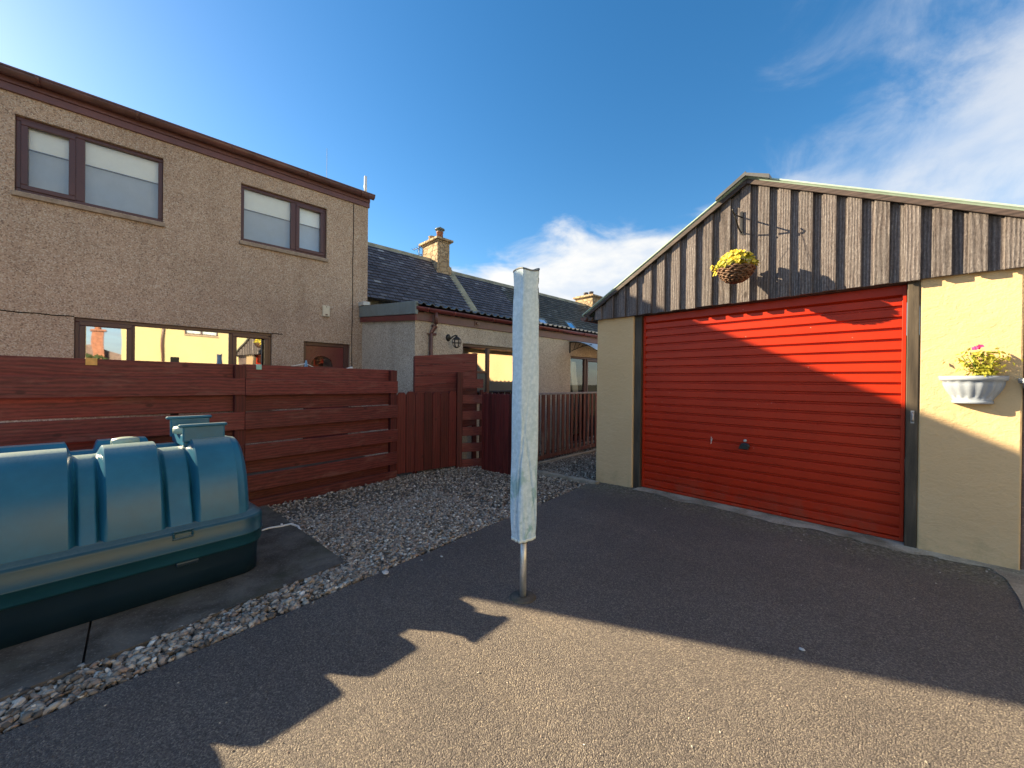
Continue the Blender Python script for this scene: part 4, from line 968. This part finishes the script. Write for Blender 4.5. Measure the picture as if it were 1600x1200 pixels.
k0 = len(mb.v); mb.add(ringz(-.03, .4262), [tuple(range(len(outline(0))))]); obj('flange', mb, M['tank_flange'], tank)
# upper shell: cross section swept along the axis, ribs proud and grooves recessed
UP = [(.515, .40), (.507, .50), (.490, .60), (.462, .70), (.420, .79), (.362, .87), (.315, .915), (.275, .944), (.235, .957), (.180, .960), (.135, .957), (.110, .935), (.095, .918), (.05, .915)]
prof = UP + [(-a, b) for a, b in reversed(UP)]
humps = [(-1.62, -1.30), (-1.18, -.92), (-.82, -.56), (-.46, -.20), (-.10, .245), (.375, .648), (.825, 1.075)]
def hump(s):
    v = 0.0
    for a, b in humps:
        e = .013
        x = min((s - a) / e, (b - s) / e); x = max(0, min(1, x * .5 + .5)); v = max(v, x * x * (3 - 2 * x))
    return v
gro = [q for a, b in humps for q in (a - .017, b + .017)]
def groove(s): return max(math.exp(-((s - q) / .0085) ** 2) for q in gro)
sts = sorted({round(-1.70 + .006 * i, 4) for i in range(462)})
rings = []
for s in sts:
    h = hump(s); e = 1.0; gv = groove(s)
    if s > 1.03: e = 1 - .55 * ((s - 1.03) / .06) ** 2 if s < 1.09 else .45
    ring_ = []
    for a, b in prof:
        k = (b - .40) / .56; sq = min(1, k * 3.0)
        aa = a - math.copysign(.062 * (1 - h) * sq, a) * min(1, abs(a) / .2) - math.copysign(.050 * gv * min(1, (k + .04) * 12) * (1 - .75 * k), a) * min(1, abs(a) / .3); bb = b - .058 * (1 - h) * max(0, (k - .35) / .65)
        ring_.append((s, aa, bb))
    rings.append(ring_)
rings = [r for r in rings if r[0][0] <= 1.085]
last = rings[-1]; first = rings[0]
for q, e in ((.018, .985), (.035, .95), (.055, .88), (.075, .74), (.088, .5), (.094, .2), (.095, .02)):
    rings.append([(1.085 + q * 1.0, a * e, .40 + (b - .40) * e) for _, a, b in last])
for q, e in ((.02, .98), (.05, .9), (.08, .7), (.095, .3), (.1, .02)):
    rings.insert(0, [(-1.70 - q, a * e, .40 + (b - .40) * e) for _, a, b in first])
mb = MB(TM); mb.loft(rings, True, False, False); sh = obj('shell', mb, M['tank'], tank)
sh.data.set_sharp_from_angle(angle=R(32))
# filler hatch with two upright flanges
mb = MB(TM)
mb.box(.79, 1.045, .185, .215, .935, 1.055); mb.box(.765, 1.06, .175, .225, 1.045, 1.068)
mb.box(.79, 1.045, -.255, -.225, .935, 1.085); mb.box(.765, 1.06, -.265, -.215, 1.075, 1.098)
mb.box(.80, .99, -.224, .184, .90, .985)
obj('filler_hatch', mb, M['tank'], tank, bevel=.010)
def cap(s, w_, z, r, nm='cap'):
    mb = MB(TM); n = 20
    mb.loft([[(s + rr_ * math.cos(2 * math.pi * k / n), w_ + rr_ * math.sin(2 * math.pi * k / n), z + q) for k in range(n)] for rr_, q in ((r, 0), (r, .035), (r * .93, .048), (r * .5, .056), (.004, .058))]); obj(nm, mb, M['tank_cap'], tank)
cap(.875, -.02, .985, .105); cap(.515, -.03, .925, .075); cap(-.6, -.03, .925, .075)
for s in (.735, -.15):
    mb = MB(TM); mb.box(s - .055, s + .055, TW + .026, TW + .044, .395, .408); mb.box(s - .055, s + .055, TW + .026, TW + .044, .350, .362); mb.box(s - .055, s - .043, TW + .026, TW + .044, .362, .395); mb.box(s + .043, s + .055, TW + .026, TW + .044, .362, .395)
    obj('latch_recess', mb, M['tank_flange'], tank, bevel=.006)
for s in (.76, -.12):
    mb = MB(TM); mb.box(s - .06, s + .06, TW - .01, TW + .034, .165, .19)
    obj('lifting_notch', mb, M['tank_low'], tank, bevel=.006)
# white pipe behind the end of the tank
pts = [on_ground(p) for p in ((402, 835), (420, 829), (440, 826), (455, 823), (466, 826), (471, 833))]
mb = MB(); hgts = (.02, .022, .024, .026, .02, .0)
mb.tube([(p.x, p.y, p.z + h) for p, h in zip(pts, hgts)], .012, 8); mb.tube([(pts[2].x, pts[2].y, pts[2].z + .05), (pts[2].x, pts[2].y, pts[2].z - .02)], .010, 7)
tag(obj('plastic_pipe', mb, M['white'], loc=tuple(pts[2])), 'thin white plastic pipe bent over the gravel edge at the tank end', 'pipe')

# ------------------------------------------------------------------ fences and gates
FA = on_ground((410, 790)); FB = on_ground((617, 745)); fd = Vector((FB.x - FA.x, FB.y - FA.y, 0)).normalized(); fn = Vector((fd.y, -fd.x, 0))
FL = (Vector((FB.x, FB.y, 0)) - Vector((FA.x, FA.y, 0))).length
def FM(s, d, z): P = Vector((FB.x, FB.y, 0)) + fd * s + fn * d; return (P.x, P.y, z)
gz0 = FB.z; zs_ = lambda z: 1.4 + (z - 1.4) * 1.074
front = [(zs_(1.235), zs_(1.41)), (zs_(.87), zs_(1.055)), (zs_(.525), zs_(.70)), (zs_(.195), zs_(.37)), (gz0 - .02, zs_(.066) + .03)]
back = [(zs_(1.385), zs_(1.563)), (zs_(1.062), zs_(1.255)), (zs_(.707), zs_(.90)), (zs_(.372), zs_(.555)), (zs_(.03) , zs_(.205))]
fen = thing('slatted_fence', 'long red brown fence of overlapping horizontal boards behind the oil tank', 'fence', tuple(Vector((FB.x, FB.y, gz0)) + fd * -2.2))
jr = random.Random(6); sL = -4.7; joints = [sL, -2.08, -.0]
posts = [-4.62, -2.12, -.055]
for dd, rows, nm in ((.045, front, 'front_boards'), (-.045, back, 'back_boards')):
    mb = MB(FM)
    for z0, z1 in rows:
        for a, b in ((sL, -2.085), (-2.08, 0.0)):
            if nm == 'front_boards' and rnd.random() < 2: pass
            j0, j1 = jr.uniform(-.006, .006), jr.uniform(-.006, .006); ea = jr.uniform(-.004, .004)
            d0, d1 = dd - .012, dd + .012
            b2 = b + jr.uniform(-.008, .008) if b > -.5 else b
            mb.add([(a, d0, z0 + j0), (b2, d0, z0 + j1), (b2, d0, z1 + j1), (a, d0, z1 + j0), (a, d1, z0 + j0), (b2, d1, z0 + j1), (b2, d1, z1 + j1), (a, d1, z1 + j0)],
                   [(0, 1, 2, 3), (4, 5, 6, 7), (0, 1, 5, 4), (1, 2, 6, 5), (2, 3, 7, 6), (3, 0, 4, 7)])
    obj(nm, mb, M['fence_y'], fen, bevel=.003, seg=1)
for s in posts:
    mb = MB(FM); mb.box(s - .055, s + .055, -.032, .032, gz0 - .1, zs_(1.555)); obj('post', mb, M['fence_z'], fen, bevel=.004)
mb = MB(FM); ps = on_x((273, 575), -5.3); 
mb = MB(); q = on_x((273, 570), -5.6); mb.box(q.x - .035, q.x + .035, q.y - .035, q.y + .035, -.1, on_x((273, 558), -5.6).z)
tag(obj('short_post', mb, M['black'], loc=(q.x, q.y, -.1), bevel=.004), 'dark square post end just showing over the long fence below the middle pane', 'post')
def fence_pt(p, d=.02):
    r_ = ray(p); q0 = Vector((FB.x, FB.y, 0)) + fn * d; t = (q0 - Vector((0, 0, HC))).dot(fn) / r_.dot(fn); return Vector((0, 0, HC)) + r_ * t
# clips hooked over the fence top
def clip(p, m, name, label, wd=.055, hh=.06):
    q = fence_pt(p, -.02); s = (q - Vector((FB.x, FB.y, q.z))).dot(fd); z = zs_(1.56)
    mb = MB(FM); mb.box(s - wd / 2, s + wd / 2, -.030, -.024, z - hh, z + .008); mb.box(s - wd / 2, s + wd / 2, -.06, -.0301, z + .003, z + .012); mb.box(s - wd / 2, s + wd / 2, -.066, -.0601, z - .04, z + .012)
    tag(obj(name, mb, M[m], loc=(q.x, q.y, z), bevel=.006), label, 'clip')
clip((143, 566), 'orange_clip', 'plastic_clip', 'amber plastic clip hooked over the top board near the left window pane', .075, .055)
clip((405, 574), 'mint_clip', 'plastic_clip', 'mint green plastic clip hooked over the top board of the long fence', .06, .05)
q0, q1, q2 = on_x((452, 573), -5.95), on_x((478, 568), -5.95), on_x((490, 574), -5.95)
mb = MB(); mb.tube([tuple(q0 + Vector((0, -.5, -.05))), tuple(q0), tuple(q1), tuple(q2), tuple(q2 + Vector((0, .4, -.08)))], .006, 5)
tag(obj('washing_line', mb, M['white'], loc=tuple(q1)), 'white washing line sagging just above the long fence', 'washing line')
mb = MB(); mb.bar(q1 + Vector((.0, -.012, -.05)), q1 + Vector((0, .004, .045)), .018, .02); mb.bar(q1 + Vector((.0, .016, -.05)), q1 + Vector((0, .006, .03)), .014, .02)
tag(obj('clothes_peg', mb, M['blue_clip'], loc=tuple(q1), bevel=.003), 'blue clothes peg on the white line over the fence', 'peg')
q = on_x((545, 576), -5.95); mb = MB(); mb.bar(q + Vector((0, -.09, -.03)), q + Vector((0, .05, .02)), .05, .03)
tag(obj('line_prop_end', mb, M['white'], loc=tuple(q), bevel=.006), 'white plastic prop end showing over the fence by the front door', 'prop')
# picket gate
GA, GB = FM(.03, 0, 0), on_ground((712, 730)); gA = Vector((GA[0] - .02, GA[1], 0)); gB = Vector((GB.x, GB.y, 0)); gdn = (gB - gA).normalized(); gnn = Vector((gdn.y, -gdn.x, 0)); GLn = (gB - gA).length
def GM(s, d, z): P = gA + gdn * s + gnn * d; return (P.x, P.y, z)
gate = thing('picket_gate', 'red brown close boarded gate with clipped corner tops beside the long fence', 'gate', tuple(gA + gdn * GLn / 2 + Vector((0, 0, gz0))))
mb = MB(GM); npk = 7; pw = GLn / npk; gt = zs_(1.242)
for k in range(npk):
    a, b = k * pw + .003, (k + 1) * pw - .003; z = gt + jr.uniform(-.008, .008); c = .045
    mb.prism([(a, gz0 + .03), (b, gz0 + .03), (b, z - c), (b - c * .7, z), (a + c * .7, z), (a, z - c)], -.01, .012, 1)
obj('boards', mb, M['fence_z'], gate, bevel=.003, seg=1)
for z in (.15, .95):
    mb = MB(GM); mb.box(.05, GLn - .05, -.05, -.0101, z, z + .09); obj('ledge', mb, M['fence_y'], gate)
# short return panel beside the gate (ladder of boards)
LA = gB + gdn * .02; LB_ = on_ground((752, 727)); lB = Vector((LB_.x, LB_.y, 0)); ld = (lB - LA).normalized(); ln_ = Vector((ld.y, -ld.x, 0)); LL = (lB - LA).length
def LM(s, d, z): P = LA + ld * s + ln_ * d; return (P.x, P.y, z)
ret = thing('return_fence', 'narrow red fence panel with open ladder of boards right of the gate', 'fence', tuple(LA + Vector((0, 0, gz0))))
zt_ = zs_(1.555)
mb = MB(LM); mb.box(-.01, .09, -.05, .03, gz0 - .05, zt_ + .01); obj('post', mb, M['fence_z'], ret, bevel=.006)
mb = MB(LM); mb.box(LL - .03, LL + .02, -.06, -.0, gz0 - .05, zt_ - .3); obj('post', mb, M['fence_z'], ret, bevel=.006)
mb = MB(LM); z = gz0 - .02; k = 0
while z < zt_ - .1:
    mb = MB(LM); mb.box(.091, LL + .015, .005, .03, z, z + .155); z += .285; k += 1; obj('board', mb, M['fence_y'], ret, bevel=.003, seg=1)
# taller screen behind
XT = -5.745
P0, P1 = on_x((648, 556), XT), on_x((743, 552), XT)
tall = thing('tall_screen_fence', 'taller red screen fence of close boards standing behind the gate', 'fence', (XT, (P0.y + P1.y) / 2, gz0))
mb = MB(); y0_, y1_ = P0.y, P1.y; nb = 8; hgt_ = .165
for k in range(nb):
    zt0, zt1 = P0.z - k * (hgt_ + .004), P1.z - k * (hgt_ + .004) * .99; o_ = jr.uniform(-.004, .004)
    mb.add([(XT - .012 + o_, y0_, zt0 - hgt_), (XT - .012 + o_, y1_, zt1 - hgt_), (XT - .012 + o_, y1_, zt1), (XT - .012 + o_, y0_, zt0), (XT + .012 + o_, y0_, zt0 - hgt_), (XT + .012 + o_, y1_, zt1 - hgt_), (XT + .012 + o_, y1_, zt1), (XT + .012 + o_, y0_, zt0)],
           [(0, 1, 2, 3), (4, 5, 6, 7), (0, 1, 5, 4), (1, 2, 6, 5), (2, 3, 7, 6), (3, 0, 4, 7)])
obj('boards', mb, M['fence_y'], tall, bevel=.003, seg=1)
mb = MB(); mb.box(XT - .045, XT - .013, y1_ - .04, y1_ + .06, gz0 - .1, P1.z + .005); obj('post', mb, M['fence_z'], tall, bevel=.004)
mb = MB(); mb.box(XT - .045, XT - .013, y0_ - .0, y0_ + .08, gz0 - .1, P0.z - .01); obj('post', mb, M['fence_z'], tall, bevel=.004)
# dark red gate panel and the railing
PA, PB = on_ground((756, 733)), on_ground((800, 742)); RA, RB_ = on_ground((843, 722)), on_ground((930, 700))
pA, pB = Vector((PA.x, PA.y, 0)), Vector((PB.x, PB.y, 0)); pd_ = (pB - pA).normalized(); pn_ = Vector((pd_.y, -pd_.x, 0)); PL = (pB - pA).length + .06
def PM(s, d, z): P = pA + pd_ * s + pn_ * d; return (P.x, P.y, z)
pan = thing('board_panel', 'dark red vertical board panel between the ladder fence and the airer pole', 'fence', (pA.x, pA.y, gz0))
mb = MB(PM); k = 0; s = 0.0; ptop = on_y((775, 615), (pA.y + pB.y) / 2).z
while s < PL: 
    b = min(s + .098, PL); mb.prism([(s + .002, gz0 - .03), (b, gz0 - .03), (b, ptop - .012), ((s + b) / 2, ptop + .01), (s + .002, ptop - .012)], -.01, .012, 1); s += .10
obj('boards', mb, M['fence_z'], pan, bevel=.003, seg=1)
mb = MB(PM); mb.box(-.04, -.002, -.06, .02, gz0 - .05, ptop + .02); obj('post', mb, M['fence_z'], pan)
# railing
rA, rB = Vector((RA.x, RA.y, 0)), Vector((RB_.x, RB_.y, 0)); rd = (rB - rA).normalized(); rn = Vector((rd.y, -rd.x, 0)); RL = (rB - rA).length
rt = zs_(1.225)
def RM(s, d, z): P = rA + rd * s + rn * d; return (P.x, P.y, z)
ral = thing('railing', 'rusty red upright bar railing between the airer pole and the garage', 'railing', tuple(rA + Vector((0, 0, gz0))))
s0_, s1_ = -.55, RL + 1.3
mb = MB(RM); mb.box(s0_, s1_, -.035, .035, rt - .04, rt); obj('top_rail', mb, plain('weathered grey rail', (.23, .21, .23), .5, .3, 12.), ral, bevel=.006)
mb = MB(RM); mb.box(s0_, s1_, -.03, .03, gz0 + .04, gz0 + .12); obj('bottom_rail', mb, M['rust'], ral, bevel=.006)
s = s0_ + .05
while s < s1_:
    mb = MB(RM); mb.box(s, s + .080, .010, .030, gz0 + .121, rt - .041); obj('baluster', mb, M['rust'], ral)
    mb = MB(RM); mb.box(s + .092, s + .150, -.030, -.010, gz0 + .121, rt - .041); obj('baluster', mb, M['fence_z'], ral); s += .176
# kerb strips in the far gravel
kb = MB(); a, b = on_ground((842, 738)), on_ground((932, 757)); c, d = on_ground((842, 722)), on_ground((930, 702))
kb.bar((a.x - .3, a.y - .05, a.z + .0), (b.x, b.y + .03, b.z + .0), .09, .07); kb.bar((c.x + .1, c.y - .3, c.z), (d.x + .1, d.y, d.z), .09, .05)
struct(obj('kerb_edging', kb, M['apron'], bevel=.01))

# ------------------------------------------------------------------ gravel
def ico(sub):
    bm = bmesh.new(); bmesh.ops.create_icosphere(bm, subdivisions=sub, radius=1.0)
    v_ = np.array([q.co[:] for q in bm.verts]); f_ = np.array([[q.index for q in fc.verts] for fc in bm.faces]); bm.free(); return v_, f_
rs = np.random.RandomState(12)
i1, i2 = ico(1), ico(2)
slab_poly = [(fr(-3), -3), (e3.x, e3.y), (SL[1].x, SL[1].y), (SL[1].x, -3)]
def inside(poly, x, y):
    r_ = np.zeros(len(x), bool); j = len(poly) - 1
    for i in range(len(poly)):
        (xi, yi), (xj, yj) = poly[i], poly[j]
        r_ ^= ((yi > y) != (yj > y)) & (x < (xj - xi) * (y - yi) / (yj - yi + 1e-12) + xi); j = i
    return r_
V_, F2, off_ = [], [], 0
def scatter(n, x0, x1, y0, y1, base, smin, smax, keep, lift):
    global off_
    x, y = rs.uniform(x0, x1, n), rs.uniform(y0, y1, n); k = keep(x, y); x, y = x[k], y[k]; m = len(x)
    bv, bf = base; nv = len(bv)
    s = np.exp(rs.uniform(math.log(smin), math.log(smax), m))
    ang = rs.uniform(0, 6.283, m); tl = rs.normal(0, .28, (m, 2))
    sc_ = np.stack([s * rs.uniform(.8, 1.35, m), s * rs.uniform(.6, 1.0, m), s * rs.uniform(.38, .72, m)], 1)
    jit = 1 + rs.normal(0, .16, (m, nv, 1))
    P = bv[None] * sc_[:, None, :] * jit
    c_, s_ = np.cos(ang), np.sin(ang)
    X = P[..., 0] * c_[:, None] - P[..., 1] * s_[:, None]; Y = P[..., 0] * s_[:, None] + P[..., 1] * c_[:, None]; Z = P[..., 2] + X * tl[:, :1] + Y * tl[:, 1:]
    gz = np.where(x > -2.4, 0, -.04 * np.minimum(-2.4 - x, 2.6))
    X += x[:, None]; Y += y[:, None]; Z += (gz - .018 + rs.uniform(0, lift, m))[:, None]
    V_.append(np.stack([X, Y, Z], -1).reshape(-1, 3)); F2.append((bf[None] + (np.arange(m) * nv)[:, None, None]).reshape(-1, 3) + off_); off_ += m * nv
ex_ = lambda y: TE0.x + (TE1.x - TE0.x) * (y - TE0.y) / (TE1.y - TE0.y)
def k_strip(x, y): return (x < ex_(y) - .02) & ~inside(slab_poly, x, y) & (x > -3.25)
def k_main(x, y): return (x < ex_(y) - .02) & ~inside(slab_poly, x, y) & (x > -5.75) & ~((x > -3.37) & (y > 4.9))
scatter(11000, -3.3, -2.3, -1.6, 1.25, i1, .010, .026, k_strip, .022)
scatter(14000, -4.6, -2.5, 1.0, 3.0, i1, .010, .021, k_main, .02)
scatter(30000, -6.6, -2.6, 1.0, 8.2, i1, .011, .021, k_main, .02)
scatter(2500, -3.3, -2.5, 0.9, 5.0, i1, .012, .026, lambda x, y: k_main(x, y) & (x > ex_(y) - .30), .026)
VV, FF = np.concatenate(V_), np.concatenate(F2)
me = bpy.data.meshes.new('gravel'); me.vertices.add(len(VV)); me.vertices.foreach_set('co', VV.ravel())
me.loops.add(FF.size); me.loops.foreach_set('vertex_index', FF.ravel().astype(np.int32))
me.polygons.add(len(FF)); me.polygons.foreach_set('loop_start', np.arange(0, FF.size, 3, dtype=np.int32)); me.polygons.foreach_set('loop_total', np.full(len(FF), 3, dtype=np.int32))
me.update(calc_edges=True); me.materials.append(M['gravel'])
go = bpy.data.objects.new('gravel', me); COL.objects.link(go); struct(go, 'stuff')
V_, F2, off_ = [], [], 0
sx_ = i1
scatter(1500, -3.0, 2.5, -0.6, 4.9, i1, .0022, .0055, lambda x, y: (x > ex_(y) + .02), .0)
scatter(500, -3.2, -2.0, -0.8, 4.6, i1, .003, .010, lambda x, y: (x > ex_(y) + .01) & (x < ex_(y) + .01 + np.abs(rs.normal(0, .10, len(x)))), .0)
scatter(500, -2.7, .6, 4.3, 4.9, i1, .003, .008, lambda x, y: rs.uniform(0, 1, len(x)) < (y - 4.2) / .6, .0)
VV, FF = np.concatenate(V_), np.concatenate(F2); VV[:, 2] += .020
me = bpy.data.meshes.new('loose_grit'); me.from_pydata(VV.tolist(), [], FF.tolist()); me.materials.append(M['gravel']); me.update()
go = bpy.data.objects.new('loose_grit', me); COL.objects.link(go); struct(go, 'stuff')
# stray stones on the tarmac
i_ = 0
for p, s, lab in (((602, 899), .024, 'largest pale stray stone on the tarmac beside the gravel edge'), ((690, 872), .010, 'tiny pale stray stone on the tarmac left of the airer pole'), ((1253, 1016), .012, 'small pale stray stone on the tarmac before the red door')):
    q = on_ground(p); mb = MB(); bv, bf = i2; j = 1 + rs.normal(0, .07, (len(bv), 1)); P = bv * j * np.array([[1.3, .9, .5]]) * s + np.array([[q.x, q.y, s * .45]])
    mb.add([tuple(r_) for r_ in P], [tuple(r_) for r_ in bf]); tag(obj('stray_stone', mb, plain('pale stone', (.5, .48, .45), .7, .2, 60.), loc=(q.x, q.y, 0)), lab, 'stone')

# ------------------------------------------------------------------ neighbours seen only in the window reflections
nb = thing('yellow_house', 'pale yellow neighbouring house mirrored in the ground floor window', 'house', (12, 5, 0))
XN = 9.0; MPn = lambda u, z, d: (XN - d, u, z); hw = (1.8, 3.15, 3.62, 5.0)
mb = MB(MPn); mb.facade(-.40, 11, -.2, 6.4, [hw], .12); mb.M = lambda a, b, c: (a, b, c)
mb.add([(XN, -.40, -.2), (XN, -.40, 6.4), (15, -.40, 6.4), (15, -.40, -.2), (XN, 11, -.2), (XN, 11, 6.4), (15, 11, 6.4), (15, 11, -.2)], [(0, 1, 2, 3), (4, 5, 6, 7), (2, 3, 7, 6)])
obj('wall', mb, M['pale_wall'], nb)
mb = MB(); mb.prism([(XN - .3, 6.35), (12, 8.6), (15.3, 6.35)], -.6, 11.3, 1); obj('roof', mb, M['slate'], nb)
mb = MB(); mb.tube([(XN - .06, 1.02, 6.3), (XN - .06, 1.02, 0)], .045, 10); obj('downpipe', mb, M['upvc'], nb)
fr_ = window(nb, XN, hw, [(2.44, 2.51)], [], None, 'glass_up', dirn=-1)
mb = MB(MPn); n = 40
mb.loft([[(1.86 + 1.22 * k / n, z, -.14 + .012 * math.sin(k * 1.9)) for k in range(n + 1)] for z in (3.68, 4.94)], True, False, False); obj('curtain', mb, M['net'], fr_)
sc_ = thing('stone_cottage', 'distant stone gabled cottage with chimney mirrored in the left casement', 'cottage', (24, -1.5, 0))
mb = MB(); mb.prism([(-6.0, 0), (1.0, 0), (1.0, 2.4), (-2.0, 3.6), (-6.0, 2.4)], 22, 28, 0); obj('wall', mb, M['rubble'], sc_)
mb = MB(); mb.box(21.6, 22.2, -1.95, -1.4, 2.0, 4.5); mb.box(21.5, 22.3, -2.05, -1.3, 4.5, 4.62); mb.lathe((21.9, -1.68, 4.62), [(.18, 0), (.14, .4)], 12); obj('chimney', mb, plain('red brick', (.30, .13, .08), .8, .4, 9.), sc_)
hd = MB(); jr = random.Random(9)
leafcloud(hd, 5000, lambda r: ((12 + r.uniform(-.8, .8), r.uniform(-9, -1.0), r.uniform(0, 2.5) ** 1.0), (-1, 0, .3)), .12, jr)
tag(obj('hedge', hd, M['hedge'], loc=(12, -5, 0)), 'dark green hedge mirrored at the foot of the left casement', 'hedge')
